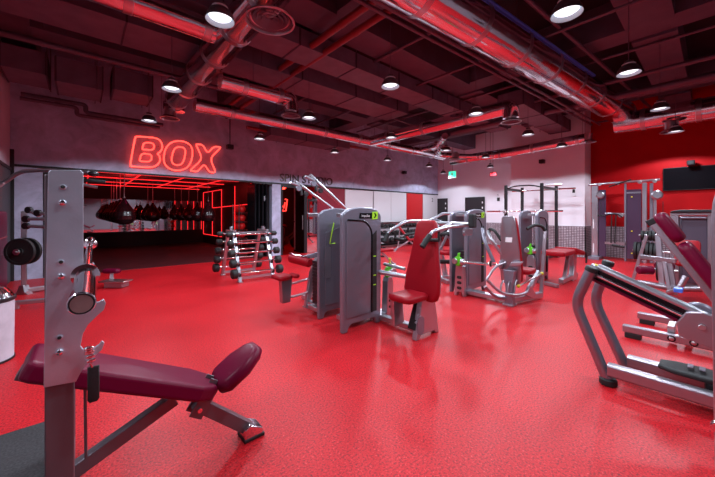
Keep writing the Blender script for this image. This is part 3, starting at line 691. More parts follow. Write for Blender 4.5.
MB().pad([(x*.73,y*.97) for x,y in bp2],V((5.10,2.10,.44)),V((0,-1,0)),V((-.10,0,1)).normalized(),.085,.03).obj('backrest','red',t)
MB().prism([(-.05,-.035),(.05,-.035),(.06,.04),(-.04,.04)],V((4.948,2.10,1.0)),V((0,-1,0)),V((-.10,0,1)).normalized(),.004).obj('white_label','white',t)
MB().pad(rrect(.34,.36,.07),(5.30,2.05,.50),X_,Y_,.08,.03).obj('seat','red',t)
MB().prism([(-.07,0),(.07,0),(.05,.25),(.09,.55),(-.09,.55),(-.05,.25)],(4.93,2.07,0),Y_,Z_,.10).obj('back_post','shroud',t,.012)
MB().box(4.86,5.0,2.0,2.16,0,.03).obj('post_foot','silver',t,.006)
MB().prism([(0,0),(.16,.03),(.20,.09),(.03,.07)],(4.92,2.08,.60),V((.3,-1,0)),Z_,.08).obj('hook_plate','silver',t,.01)
MB().box(4.95,5.1,2.1,2.86,.03,.10).obj('base_tube','silver',t,.01)
MB().bar((4.95,2.1,.07),(5.72,1.90,.07),.08,.09).obj('front_base_tube','silver',t,.012)
MB().bar((5.72,1.90,.04),(5.92,1.90,1.12),.05,.055).obj('lean_post','dull',t,.01)
MB().bar((5.35,1.98,.12),(5.68,1.92,.45),.06,.07).obj('diagonal_strut','silver',t,.012)
r_=MB().tube([(5.02,1.98,.30),(5.70,1.88,.42)],.013,8).obj('push_rod','steel',t)
for q in ((5.02,1.98,.30),(5.70,1.88,.42)): MB().ball(q,.026).obj('rod_end','yellow',r_)
MB().tube(fillet([(4.55,2.25,.42),(4.68,2.1,.22),(4.95,1.95,.17),(5.25,1.90,.20)],.15,6),.022,10).obj('foot_cage_rail','dull',t)
MB().tube(fillet([(4.55,2.25,.42),(4.70,2.2,.60),(4.9,2.12,.66)],.12,6),.018,10).obj('foot_cage_rail','dull',t)
MB().tube(fillet([(4.60,2.3,.30),(4.75,2.2,.12),(5.0,2.05,.10)],.12,6),.022,10).obj('foot_cage_rail','dull',t)
for k in range(3):
    o_=V((4.72+.10*k,2.12-.06*k,.22)); MB().tube(fillet([o_,o_+V((.02,0,.12)),o_+V((.10,0,.17))],.08,4),.013,8).obj('cage_rung','silver',t)
MB().prism([(0,0),(.18,-.08),(.30,-.05),(.12,.14)],(5.12,1.93,.16),V((1,-.2,0)),Z_,.05).obj('pedal_plate','silver',t,.01)
for P in ([(5.15,2.5,1.08),(5.05,2.45,1.16),(4.95,2.32,1.14),(4.98,2.22,.98)],):
    h=MB().tube(fillet(P,.06),.024,10).obj('handle','rubber',t)
MB().tube(fillet([(5.0,2.45,1.12),(4.9,2.36,1.0),(5.02,2.2,.72)],.08),.025,10).obj('fly_arm','silver',t)
MB().tube(fillet([(5.1,2.6,1.15),(4.98,2.5,.95),(5.02,2.36,.62)],.08),.03,10).obj('fly_arm','shroud',t)
h=MB().tube(fillet([(5.92,1.9,1.1),(5.88,1.93,1.19),(5.75,2.0,1.22),(5.62,2.08,1.15)],.06),.026,10).obj('handle','rubber',t)
# ---- machine D
t=thing('prone_leg_curl_machine','machine with a long low red bench beside the paired grey towers near the squat rack','weight machine',(7.4,2.3,0))
shroud(t,7.0,.62,2.38,1.485,False); stack(t,7.05,7.55,2.46,2.6); shroud(t,7.0,.62,2.71,1.485,False,.05,True)
MB().box(7.06,7.22,2.37,2.376,1.02,1.12).obj('white_label','white',t)
cam_stand(t,6.92,2.48,.66,side=True)
MB().pad(rrect(.75,.40,.06),(6.95,2.0,.66),V((1,0,.0)),Y_,.09,.03).obj('bench_pad','red',t)
MB().pad(rrect(.70,.40,.06),(7.68,2.0,.63),V((1,0,-.18)).normalized(),Y_,.09,.03).obj('hip_pad','red',t)
MB().prism([(-.14,0),(.14,0),(.10,.3),(.14,.56),(-.10,.56),(-.05,.3)],(7.85,2.0,0),X_,Z_,.10).obj('front_leg','silver',t,.012)
MB().bar((7.1,2.0,.08),(8.1,2.0,.08),.09,.09).bar((7.3,2.0,.08),(7.6,2.0,.62),.07,.07).obj('frame','silver',t,.01)
MB().bar((6.75,1.95,.04),(6.95,2.35,.04),.07,.07).obj('rear_foot','dull',t,.01)
MB().tube(fillet([(7.97,1.8,.61),(8.06,1.8,.51),(8.04,1.8,.36)],.05),.018,8).obj('handle','rubber',t)
# ---- machine E: plate loaded machine behind A
t=thing('row_machine','plate loaded row machine with round grey disc and red pads, behind the red backrest','weight machine',(5.6,3.9,0))
MB().disc((5.75,3.95,1.13),(-.6,-.8,0),.16,.05,26).obj('disc_hub','shroud',t)
MB().disc((5.72,3.91,1.13),(-.6,-.8,0),.08,.06,20).obj('disc_cap','blackmetal',t)
MB().tube(fillet([(5.35,4.1,1.0),(5.6,4.0,1.28),(5.95,3.9,1.42),(6.3,3.75,1.38)],.1),.03,12).obj('main_arm','silver',t)
MB().tube(fillet([(5.35,4.1,1.02),(5.05,4.25,.96)],.1),.03,12).obj('grip','rubber',t)
MB().tube(fillet([(6.1,3.6,1.36),(5.95,3.7,1.12),(5.8,3.8,.9)],.1),.035,12).obj('link_arm','silver',t)
MB().pad(rrect(.28,.3,.06),(5.9,3.75,.86),V((-.6,.8,0)),V((.2,.1,1)).normalized(),.08,.03).obj('chest_pad','red',t)
MB().pad(rrect(.36,.3,.06),(5.6,3.6,.62),V((1,0,0)),Y_,.08,.03).obj('seat','red',t)
MB().tube([(5.55,3.95,.98),(6.05,3.45,.98)],.05,14).obj('thigh_roller','rubber',t)
MB().tube([(5.5,4.0,.40),(5.85,3.62,.40)],.045,14).obj('ankle_roller','rubber',t)
MB().bar((5.95,3.85,0),(5.75,3.95,1.05),.07,.09).obj('column','silver',t,.01)
MB().bar((5.35,3.95,0.02),(5.75,3.7,.95),.04,.05).bar((6.25,3.6,.02),(5.85,3.75,.95),.04,.05).obj('slanted_leg','dull',t,.006)
MB().bar((5.4,4.1,.04),(6.3,3.55,.04),.08,.08).bar((5.5,3.5,.04),(5.9,4.1,.04),.08,.08).obj('base_tube','silver',t,.01)
def plate(c,ax,r,th,parent=None,m='rubber',name='weight_plate'):
    r_=r; mb=MB().lathe(V(c)-V(ax).normalized()*th/2,[(.026,0),(r*.25,0),(r*.28,th*.15),(r*.78,th*.15),(r*.82,0),(r-.004,0),(r,.006),(r,th-.006),(r-.004,th),(r*.82,th),(r*.78,th*.85),(r*.28,th*.85),(r*.25,th),(.026,th)],ax,28)
    return mb.obj(name,m,parent)
# small benches in the middle distance
def bench(name,label,c,rz,mred='red'):
    t=thing(name,label,'bench',(c[0],c[1],0),None,True); 
    MB().pad(rrect(1.05,.28,.05),(0,0,.45),X_,Y_,.07,.03).obj('bench_pad',mred,t)
    MB().bar((-.45,0,.02),(-.3,0,.40),.05,.05).bar((.45,0,.02),(.3,0,.40),.05,.05).obj('leg','silver',t,.004)
    MB().box(-.5,-.42,-.25,.25,0,.05).obj('foot_bar','blackmetal',t); MB().box(.42,.5,-.25,.25,0,.05).obj('foot_bar','blackmetal',t)
    MB().bar((-.4,0,.36),(.4,0,.36),.05,.05).obj('rail','silver',t)
    t.rotation_euler=(0,0,rz); return t
def incl_bench(label,c,rz):
    t=thing('adjustable_bench',label,'bench',(c[0],c[1],0),None,True)
    MB().pad(rrect(.8,.27,.05),(.30,0,.72),V((.62,0,.78)).normalized(),Y_,.07,.03).obj('backrest','red',t)
    MB().pad(rrect(.36,.3,.05),(-.12,0,.44),V((1,0,-.1)).normalized(),Y_,.07,.03).obj('seat','red',t)
    MB().bar((-.3,0,.05),(.05,0,.4),.05,.06).bar((.6,0,.05),(.05,0,.4),.05,.06).bar((.5,0,.08),(.42,0,.8),.04,.04).obj('frame','silver',t,.004)
    MB().box(-.36,-.28,-.22,.22,0,.06).obj('foot_bar','silver',t); MB().box(.55,.63,-.28,.28,0,.06).obj('foot_bar','silver',t)
    t.rotation_euler=(0,0,rz); return t
incl_bench('adjustable bench with slanted red backrest behind the nearest press machine, before the dumbbells',(6.1,5.9),2.3)
incl_bench('small adjustable red bench beside the dumbbell rack, seen over the round disc machine',(8.3,6.3),-2.5)
bench('flat_bench','low flat red bench with the dumbbells behind it',(6.9,7.1),.5)
incl_bench('red adjustable bench farthest back toward the white cabinets',(9.4,7.6),2.2)
# ================================================================ LEFT MIDDLE: cable/plate machine
t=thing('plate_loaded_machine','grey plate loaded machine with one black disc, against the concrete pier at the left','weight machine',(-.5,6.2,0))
p=on_z(24,294,0); bx_,by_=p.x,p.y
MB().bar((bx_,by_,0),(bx_,by_,1.45),.07,.07).obj('column','silver',t,.008)
MB().prism([(-.14,0),(.12,0),(.06,.05),(.035,.16),(-.035,.16),(-.08,.05)],(bx_,by_,0),(.75,-.66,0),Z_,.1).obj('column_foot','silver',t,.008)
q=on_z(52,289,0); MB().bar((bx_,by_,.06),(q.x+.3,q.y,.06),.08,.07).obj('base_tube','silver',t,.008)
pp=at(25,251,5.35); plate(pp+V((-.05,-.09,0)),(.55,.84,0),.225,.05,t); plate(pp+V((.02,-.01,0)),(.55,.84,0),.225,.05,t)
MB().disc(pp+V((-.085,-.13,0)),(.55,.84,0),.05,.03).obj('plate_hub','steel',t)
MB().cyl(pp+V((-.11,-.17,0)),pp+V((.1,.1,0)),.025,14).obj('plate_peg','steel',t)
for (a,b,c,d_) in ((29,210,39,216),(26,219,48,219),(26,226,48,227),(38,213,48,214)):
    A_=at(a,b,5.3);B_=at(c,d_,5.3); l=MB().tube([A_,B_],.028,10).obj('lever','silver',t); MB().disc(A_,(.66,.75,0),.055,.06,16).obj('lever_knob','blackmetal',l)
A_=[at(x,y,5.3) for x,y in ((2,184),(20,171.5),(48,170),(70,172),(89,172.5))]; A_=[at(-5,188,4.6)]+A_
MB().tube(fillet(A_,.12,4),.032,12).obj('top_bar','dull',t); MB().ball(at(93.5,174,5.3),.06,12,(1.3,1.3,.8)).obj('bar_end','blackmetal',t)
MB().bar(at(60,171,5.4),V((at(60,171,5.4).x,at(60,171,5.4).y,0)),.09,.09).obj('rear_column','silver',t,.01)
A_=at(84,180,5.3); MB().tube([A_+V((-.1,0,0)),A_+V((.28,-.05,-.02))],.03,10).obj('side_grip','rubber',t)
A_=at(88,186,5.3); MB().tube([A_+V((-.12,0,.03)),A_+V((.12,-.05,-.02))],.028,10).obj('side_grip','dull',t)
t=thing('low_step_rack','low grey steel base with two side tubes beside the drum bin','rack',(-.6,4.4,0))
a=on_z(16,309,0); b=on_z(44,307,0)
MB().bar(a+V((0,0,.09)),b+V((.2,0,.09)),.07,.06).obj('rail','silver',t,.01); MB().bar(a+V((0,0,.04)),a+V((-.12,.42,.04)),.07,.06).obj('cross_tube','silver',t,.01)
MB().bar(a+V((0,0,.0)),a+V((0,0,.12)),.08,.08,Y_).obj('end_post','silver',t,.01)
t=thing('burgundy_mat_stack','dark burgundy padded block standing against the left wall','padding',(-.95,7.6,0))
a=MB().box(XL+.013,XL+.10,6.2,8.55,.05,1.45).obj('pad_block','burg',t,.04); MB().box(XL+.10,XL+.105,6.3,8.5,.98,1.0).obj('strap','stitch',t)
# step plate beyond the barbell
t=thing('step_plate','low silver step with a burgundy cushion on the floor by the studio opening','step',(.4,7.7,0))
c=on_z(116,281,.12)
MB().pad(rrect(.5,.26,.03),c,V((.75,-.66,0)),V((.66,.75,0)),.03,.01).obj('step_top','steel',t)
MB().bar(c+V((-.12,.1,-.06)),c+V((.14,-.12,-.06)),.2,.1).obj('step_base','dull',t,.01)
MB().pad(rrect(.32,.14,.05),c+V((-.05,.28,.16)),V((.75,-.66,0)),V((.66,.75,0)),.09,.04).obj('cushion','burg',t)
MB().bar(c+V((-.05,.28,-.1)),c+V((-.05,.28,.13)),.06,.06).obj('cushion_post','dull',t)
# ================================================================ barbell rack
rx0,rx1,ry=2.46,3.19,6.95
t=thing('barbell_rack','silver A-frame rack loaded with fixed black-headed barbells before the studio opening','rack',((rx0+rx1)/2,ry,0))
tiers=[.16,.36,.56,.76,.94]
def off(z): return .52-.36*z
for x in (rx0,rx1):
    for s in (-1,1):
        lg=MB().bar((x,ry+s*off(0),0),(x,ry+s*off(1),1.03),.055,.07,X_).obj('leg','silver',t,.008)
        MB().box(x-.045,x+.045,ry+s*off(0)-.06,ry+s*off(0)+.06,0,.02).obj('foot','silver',lg,.004)
        for z in tiers: 
            y=ry+s*(off(z)+.05); MB().prism([(-.05,-.03),(.045,-.03),(.06,.03),(.045,.035),(.03,-.005),(-.05,.0)],(x,y,z-.012),(0,s,0),Z_,.03).obj('hook','blackmetal',lg)
    MB().box(x-.03,x+.03,ry-.24,ry+.24,.98,1.05).obj('top_plate','silver',t,.008)
    MB().bar((x,ry,1.03),(x,ry,1.12),.05,.06,Y_).obj('top_lug','silver',t,.006)
MB().bar((rx0,ry,.98),(rx1,ry,.98),.05,.05).obj('top_crossbar','silver',t); MB().bar((rx0,ry-off(0)+.05,.07),(rx1,ry-off(0)+.05,.07),.05,.05).obj('lower_crossbar','silver',t); MB().bar((rx0,ry+off(0)-.05,.07),(rx1,ry+off(0)-.05,.07),.05,.05).obj('lower_crossbar','silver',t)
# fixed barbells
def fixed_bar(r):
    t=thing('fixed_barbell','','barbell',(0,0,0),'fixed barbells on the A-frame rack',True)
    MB().cyl((-.46,0,0),(.46,0,0),.02,12).obj('bar','chrome',t)
    for s in (-1,1):
        MB().lathe((s*.44,0,0),[(.03,0),(r-.015,.0),(r,.015),(r,.10),(r-.02,.12),(.03,.125)],(s,0,0),20).obj('head','rubber',t)
    return t
wordt=['bottom','second lowest','middle','second highest','top']
for s,side in ((-1,'near'),(1,'studio')):
    for i,z in enumerate(tiers):
        b_=fixed_bar(.098-.011*i)
        b_.location=((rx0+rx1)/2+(.02 if s<0 else -.01),ry+s*(off(z)+.06),z+.022)
        b_['label']='black-headed fixed barbell on the %s tier of the A-frame rack, %s side'%(wordt[i],side)
# ================================================================ dumbbell rack
t=thing('dumbbell_rack','long black three-tier dumbbell rack under the wall cabinets','rack',(11.4,9.3,0))
dx0,dx1=9.3,13.6
TZ=((.22,9.0),(.52,9.12),(.82,9.24))
for z,y in TZ: MB().prism([(-.14,-.03),(.14,.05),(.14,.07),(-.14,-.01)],((dx0+dx1)/2,y,z),Y_,Z_,dx1-dx0).obj('shelf','blackmetal',t)
for x in (dx0,(dx0+dx1)/2,dx1): MB().bar((x,9.38,0),(x,9.44,.95),.05,.06).bar((x,8.85,.03),(x,9.4,.03),.05,.05).obj('upright','blackmetal',t)
def dumbbell(r,l=.13):
    m_=MB()
    for s in (-1,1): m_.lathe((0,s*.06,0),[(r*.6,0),(r,.012),(r,l-.02),(r*.8,l)],(0,s,0),14)
    m_.cyl((0,-.07,0),(0,.07,0),.016,8); return m_
tn=('bottom','middle','top'); base={}
for ti,(z,y) in enumerate(TZ):
    r=(.085,.075,.062)[ti]; n=(16,17,19)[ti]
    src=None
    for k in range(n):
        x=dx0+.13+(dx1-dx0-.26)*k/(n-1)
        if src is None: src=dumbbell(r).obj('dumbbell','rubber'); o=src
        else: o=src.copy(); COL.objects.link(o)
        o.location=(x,y-.02,z+.03+r); o.rotation_euler=(-.28,0,0) if False else (0,0,0)
        # counted from the end by the spin studio
        tag(o,'black dumbbell, number %d from the near end of the %s tier under the wall cabinets'%(k+1,tn[ti]),'dumbbell','dumbbells on the %s tier'%tn[ti])
# ================================================================ squat rack
t=thing('squat_rack','black four-post squat rack standing before the white wall','rack',(10.9,3.9,0))
PX=(10.3,11.6); PY=(3.4,4.45)
for x in PX:
    for y in PY:
        po=MB().box(x-.04,x+.04,y-.04,y+.04,0,2.32).obj('post','blackmetal',t,.005)
        MB().box(x-.08,x+.08,y-.08,y+.08,0,.015).obj('post_foot','blackmetal',po)
for y in PY: MB().box(PX[0],PX[1],y-.03,y+.03,.03,.10).box(PX[0],PX[1],y-.03,y+.03,2.16,2.24).obj('side_rail','blackmetal',t,.004)
MB().tube(fillet([(PX[0],PY[1],2.2),(PX[0],4.2,2.28),(PX[0],3.7,2.28),(PX[0],PY[0],2.2)],.15),.022,10).obj('pull_up_bar','blackmetal',t)
MB().tube([(PX[1],PY[0],2.2),(PX[1],PY[1],2.2)],.02,10).obj('rear_crossbar','blackmetal',t)
MB().tube([(PX[0]-.05,3.3,2.26),(PX[0]+.02,2.9,2.24)],.03,8).obj('storage_peg','steel',t)
for y in PY: MB().prism([(-.09,0),(.03,0),(.03,.12),(.0,.12),(-.01,.04),(-.07,.04),(-.09,.09)],(PX[0]-.06,y,1.42),X_,Z_,.06).obj('bar_hook','steel',t)
def olympic(c,ax,L,label,plates=()):
    t=thing('barbell',label,'barbell',c); c=V(c);a=V(ax).normalized()
    MB().cyl(c-a*(L/2-.42),c+a*(L/2-.42),.014,10).obj('shaft','chrome',t)
    for s in (-1,1): MB().lathe(c+a*s*(L/2-.44),[(.036,0),(.036,.02),(.025,.025),(.025,.44)],a*s,16).obj('sleeve','chrome',t)
olympic((PX[0]-.10,3.93,1.485),Y_,2.2,'empty chrome barbell resting on the black squat rack')
MB_=[('storage_barbell',0)]
olympic((PX[1]-.1,3.8,2.20),Y_,1.9,'second bare barbell lying high on the black squat rack')
# ================================================================ cable crossover
XC=12.15
t=thing('cable_crossover','wide cable crossover machine with two purple-grey towers against the red wall','weight machine',(XC,1.7,0))
def cyz(px_,py_,x=XC): p=on_x(px_,py_,x); return p
y1=cyz(590,184).y; y0=cyz(660,184).y
MB().tube([(XC,y1+.05,2.33),(XC,y0,2.36)],.032,12).obj('top_beam','silver',t)
for a in (600,618,640,655): MB().disc((XC-.05,cyz(a,184).y,2.32),X_,.05,.05,14).obj('top_pulley','steel',t)
MB().tube(fillet([(XC-.15,cyz(610,190).y,2.22),(XC-.2,cyz(620,190).y,2.30),(XC-.15,cyz(632,190).y,2.40)],.05),.02,8).obj('pull_up_grip','rubber',t)
def tower(pa,pb,z1,label):
    a,b=sorted((cyz(pa,200).y,cyz(pb,200).y))
    MB().box(XC-.02,XC+.04,a,b,.08,z1).obj('tower_cover',label,t,.015)
    return a,b
M['purple']=mat('smoked_purple_cover',(.065,.035,.07),.22)
a,b=tower(598.5,606,2.15,'purple'); c1=cyz(593,200).y; 
MB().box(XC-.06,XC+.05,b+.005,c1+.03,0,2.28).obj('tower_post','silver',t,.01)
a2,b2=tower(626.5,641.5,2.12,'purple')
MB().box(XC-.05,XC+.05,cyz(647,200).y,cyz(642.3,200).y,0,2.30).obj('tower_post','silver',t,.01)
MB().box(XC-.03,XC+.05,b2+.003,b2+.05,.0,2.3).obj('tower_post','shroud',t,.01)
MB().box(XC-.03,XC+.0,a2,b2,2.0,2.05).obj('cover_band','shroud',t)
MB().box(XC+.02,XC+.10,cyz(653,200).y,cyz(649.5,200).y,0,2.28).obj('rear_post','shroud',t,.01)
for z,pp_ in ((.25,(630,)),(.9,(632,)),(1.9,(631,))):
    MB().disc((XC-.035,cyz(632,200).y,z),X_,.018,.03,10).obj('selector_knob','yellow',t)
for p_,w_ in ((600,.11),(657,.13)):
    q=cyz(p_,195,XC-.15); MB().lathe(q,[(0,-.03),(w_*.7,-.03),(w_,0),(w_*.7,.03),(0,.03)],(1,.2,0),22).obj('pulley_cover','silver',t)
    MB().bar((XC,q.y,q.z),q,.04,.05).obj('pulley_bracket','steel',t)
q=cyz(655,195,XC-.02); MB().bar((XC,q.y,0.02),(XC,q.y,2.0),.05,.06).obj('outer_post','dull',t)
for p_,za,zb in ((601,1.85,1.35),(663,1.75,1.4)):
    q=cyz(p_,195,XC-.2); MB().cyl((q.x,q.y,za),(q.x,q.y,zb),.008,6).obj('cable','blackmetal',t)
    MB().tube([(q.x,q.y-.08,zb),(q.x,q.y+.08,zb)],.022,8).obj('cable_handle','rubber',t)
ya,yb=cyz(605,212).y,cyz(626,212).y
MB().tube([(XC,ya,1.42),(XC,yb,1.40)],.03,10).obj('middle_crossbar','silver',t); MB().box(XC-.03,XC+.03,yb,ya,.48,.55).obj('lower_crossbar','silver',t)
MB().disc((XC-.02,cyz(621,212).y,1.36),X_,.07,.05,16).obj('crossbar_pulley','steel',t)
ym=cyz(614.5,220).y
MB().cyl((XC-.08,ym+.05,1.42),(XC-.08,ym+.07,.52),.014,8).cyl((XC-.08,ym-.05,1.42),(XC-.08,ym-.02,.52),.014,8).obj('hanging_strap','rubber',t)
MB().tube(fillet([(XC-.1,ym+.2,1.36),(XC-.12,ym+.08,1.40),(XC-.12,ym-.1,1.40),(XC-.1,ym-.2,1.3)],.05),.022,8).obj('cable_bar','blackmetal',t)
MB().tube([(XC-.1,ym-.25,.42),(XC-.1,ym+.05,.46)],.03,8).obj('ankle_handle','rubber',t)
MB().box(XC-.35,XC+.2,c1-.22,c1+.06,0,.09).box(XC-.1,XC+.2,a2-.02,cyz(642,200).y+.0,0,.08).obj('base_foot','shroud',t,.01)
for z in (.2,.95): MB().box(XC-.064,XC-.061,c1-.04,c1-.01,z,z+.28).obj('height_label','white',t)
# ================================================================ TV etc
t=thing('television','large black wall-mounted screen on the red wall','television',(XRED-.05,.42,2.42))
MB().box(XRED-.07,XRED-.03,-.16,1.01,2.08,2.74).obj('screen_frame','blackmetal',t,.006); MB().box(XRED-.073,XRED-.0705,-.145,.995,2.1,2.725).obj('screen','blackgloss',t)
MB().box(XRED-.03,XRED-.002,.2,.6,2.3,2.5).obj('wall_bracket','blackmetal',t)
def speaker(p,label,ax):
    t=thing('wall_speaker',label,'speaker',p); p=V(p)
    MB().box(p.x-.09,p.x+.09,p.y-.08,p.y+.08,p.z-.07,p.z+.07).obj('speaker_box','blackmetal',t,.02)
    MB().disc(p+V(ax)*.085,ax,.05,.02).obj('speaker_cone','rubber',t)
    MB().bar(p,p-V(ax)*.2,.03,.03).obj('bracket','blackmetal',t)
    return t
q=on_y(230,147,YB-.2); s_=speaker((q.x,q.y,q.z),'small black speaker on a drop rod right of the neon sign',(0,-1,0)); MB().cyl((q.x,q.y,q.z+.08),(q.x,q.y,4.9),.015,8).obj('drop_rod','blackmetal',s_)
q=on_y(404.5,172.5,YB-.2); speaker((q.x,q.y,q.z),'small black speaker high on the dark wall above the white cabinets',(0,-1,0))
q=on_x(542,161.5,XP-.2); speaker((q.x,q.y,q.z),'small black speaker high on the white wall above the squat rack',(-1,0,0))
q=on_x(691,163,XRED-.2); speaker((q.x,q.y,q.z),'tiny black speaker above the wall-mounted screen',(-1,0,0))
def wallbit(name,label,cat,px_,py_,x,w_,h_,m,face=None):
    q=on_x(px_,py_,x); t=thing(name,label,cat,q)
    MB().box(x-.03,x-.001,q.y-w_/2,q.y+w_/2,q.z-h_/2,q.z+h_/2).obj('plate',m,t,.004)
    MB().box(x-.034,x-.031,q.y-w_*.3,q.y+w_*.3,q.z-h_*.1,q.z+h_*.32).obj('face',face or 'blackmetal',t)
wallbit('dispenser','small white and black wall dispenser at the right end of the white wall','dispenser',574,192,XP,.12,.28,'white')
wallbit('wall_switch','tiny dark switch plate on the white wall left of the squat rack','switch',498.5,199.3,XR,.12,.16,'blackmetal','rubber')
wallbit('wall_switch','tiny white sensor plate just above the dark switch on the white wall','switch',498,195,XR,.09,.09,'white','silver')
q=on_x(452.5,174.5,12.9); t=thing('exit_sign','small green emergency exit sign hanging near the far doors','sign',q)
MB().box(q.x-.02,q.x+.02,q.y-.20,q.y+.20,q.z-.16,q.z+.16).obj('sign_body','white',t,.01); MB().box(q.x-.025,q.x-.021,q.y-.18,q.y+.18,q.z-.14,q.z+.14).obj('sign_face','exitg',t)
MB().prism([(-.10,-.09),(-.03,-.02),(-.07,.03),(-.02,.09),(.04,.09),(.02,.04),(.08,.0),(.03,-.01),(.04,-.09),(.0,-.04)],(q.x-.028,q.y,q.z),(0,-1,0),Z_,.003).obj('running_figure','white',t)
MB().cyl((q.x,q.y,q.z+.16),(q.x,q.y,4.9),.008,6).obj('drop_rod','dimpipe',t)
q=on_x(493,174,12.9); t=thing('hanging_sign','small red sign hanging right of the green exit sign','sign',q)
MB().box(q.x-.015,q.x+.015,q.y-.13,q.y+.13,q.z-.08,q.z+.08).obj('sign_board',mat('red_sign',(.6,.02,.03),.4),t,.006); MB().cyl((q.x,q.y,q.z+.08),(q.x,q.y,4.9),.008,6).obj('drop_rod','dimpipe',t)
# ================================================================ right: weights by the red wall
t=thing('plate_tree','black weight tree carrying rows of discs in front of the red wall','rack',(10.75,1.05,0))
MB().bar((10.75,.90,0),(10.75,.90,.95),.08,.08).bar((10.5,.90,.03),(11.0,.90,.03),.08,.06).bar((10.75,.58,.03),(10.75,1.28,.03),.08,.06).obj('tree_frame','silver',t,.006)
MB().cyl((10.70,.5,.47),(10.70,1.40,.47),.025,12).cyl((10.7,.6,.86),(10.7,1.28,.86),.025,12).obj('peg','steel',t)
for k in range(7):
    o=plate((10.62,1.33-.075*k,.47),Y_,.225,.055); tag(o,'black disc number %d from the left in the lower row on the weight tree'%(k+1),'weight plate','large discs on the weight tree')
for k in range(5):
    o=plate((10.62,1.20-.07*k,.86),Y_,.125,.055); tag(o,'small black disc number %d from the left in the upper row of the weight tree'%(k+1),'weight plate','small discs on the weight tree')
# leg machine with red rollers
t=thing('leg_extension_machine','plate loaded leg machine with burgundy roller pads behind the incline bench','weight machine',(7.6,.6,0))
MB().tube(fillet([(7.85,1.02,.10),(7.6,.9,.16),(7.4,.45,.16),(7.4,.12,.22)],.12),.05,12).obj('base_rail','dull',t)
MB().bar((7.75,1.05,.0),(7.75,.82,1.02),.04,.05).obj('slanted_post','dull',t,.006)
MB().bar((7.3,.72,.0),(7.3,.72,.12),.1,.1,Y_).obj('rail_foot','rubber',t,.01)
MB().bar((7.55,.60,.10),(7.6,.66,1.05),.06,.08).obj('front_post','silver',t,.01)
MB().bar((7.7,.90,.62),(7.4,.42,.62),.06,.08).obj('cross_arm','silver',t,.01)
MB().bar((7.45,.45,.05),(7.5,.52,.62),.09,.09).obj('pivot_post','dull',t,.01)
MB().bar((7.3,.5,.15),(7.35,.56,.60),.04,.05).obj('swing_arm','dull',t,.006)
MB().lathe((7.35,.90,.42),[(.05,0),(.075,.02),(.075,.22),(.05,.24)],(.6,-.8,0),20).obj('roller_pad','burg',t)
MB().lathe((7.95,.72,.45),[(.05,0),(.075,.02),(.075,.25),(.05,.27)],(.6,-.8,0),20).obj('roller_pad','burg',t)
MB().pad(rrect(.3,.5,.06),(7.55,.30,.75),V((0,1,0)),V((.6,0,.8)).normalized(),.08,.03).obj('back_pad','red',t)
MB().tube(fillet([(7.2,.50,.12),(7.1,.38,.2),(7.15,.3,.42)],.08),.04,12).obj('bent_tube','dull',t)
for k in range(4): plate((7.8,.52+.05*k,.40),Y_,.20,.04,t)
MB().cyl((7.8,.42,.40),(7.8,.82,.40),.022,10).obj('plate_peg','steel',t)
# tower at right
t=thing('pulley_tower','weight machine tower with pale frame and dark front cover under the wall screen','weight machine',(8.7,.3,0))
MB().box(8.54,8.66,.45,.57,0,1.37).obj('tower_post','dull',t,.014); MB().box(8.54,8.66,.01,.09,0,1.37).obj('tower_post','dull',t,.014); MB().box(8.54,8.66,.01,.57,1.371,1.42).obj('tower_crossbar','dull',t,.01)
MB().prism([(-.04,1.422),(.52,1.422),(.52,1.48),(.08,1.48),(-.03,1.455)],(8.59,.53,0),(0,-1,0),Z_,.18).obj('top_cover','blackmetal',t,.01)
MB().box(8.60,8.63,.09,.42,.1,1.36).obj('front_cover',mat('dark_tower_cover',(.08,.06,.09),.4),t,.01)
MB().box(8.63,9.1,.04,.54,.05,1.35).obj('tower_body','shroudpanel',t,.01)
MB().cyl((8.575,.1,1.33),(8.575,.42,1.33),.03,12).obj('cover_roller','shroud',t)
# ================================================================ right foreground: incline bench
t=thing('incline_bench','burgundy two-pad incline bench on a mauve-grey slanted beam','bench',(5.05,.3,0))
xc=5.05
T_=V((xc,.50,1.33)); B_=V((xc,-.10,.33)); d_=(T_-B_).normalized(); n_=V((0,-d_.z,d_.y)); 
if n_.z<0: n_=-n_
n_=V((0,-d_.z,d_.y)) if V((0,-d_.z,d_.y)).y<0 else V((0,d_.z,-d_.y))
MB().bar(T_,B_,.08,.07,n_).obj('slanted_beam','dull',t,.008)
MB().bar(T_+d_*.01+n_*.0,T_-d_*.06,.09,.10,n_).obj('beam_cap','blackmetal',t,.01)
MB().pad(rrect(.36,.34,.08),T_-d_*.15+n_*.095,d_,X_,.12,.045).obj('head_pad','burg',t)
MB().pad(rrect(.74,.34,.08),T_-d_*.72+n_*.095,d_,X_,.12,.045).obj('back_pad','burg',t)
MB().bar(T_-d_*.38+n_*.05,T_-d_*.41+n_*.09,.16,.03,d_).obj('pad_joint','steel',t)
for x,yf in ((4.69,.70),(5.42,.66)):
    bt=MB().box(x-.04,x+.04,-.75,yf,.055,.135).obj('base_tube','dull',t,.01)
    MB().box(x-.045,x+.045,yf-.16,yf-.02,0,.055).obj('rubber_foot','rubber',bt,.006); MB().box(x-.045,x+.045,-.74,-.6,0,.055).obj('rubber_foot','rubber',bt,.006)
    for y in (.30,.14): MB().lathe((x-.041,y,.095),[(.022,0),(.02,.006),(.012,.012),(0,.014)],(-1,0,0),14).obj('bolt','steel',bt); MB().disc((x-.041,y,.095),X_,.034,.004,16).obj('washer','blackmetal',bt)
MB().box(4.69,5.42,-.30,-.22,.06,.13).obj('cross_tube','dull',t,.008)
MB().bar((xc,-.26,.1),(xc,-.20,.42),.07,.07).obj('beam_post','dull',t)
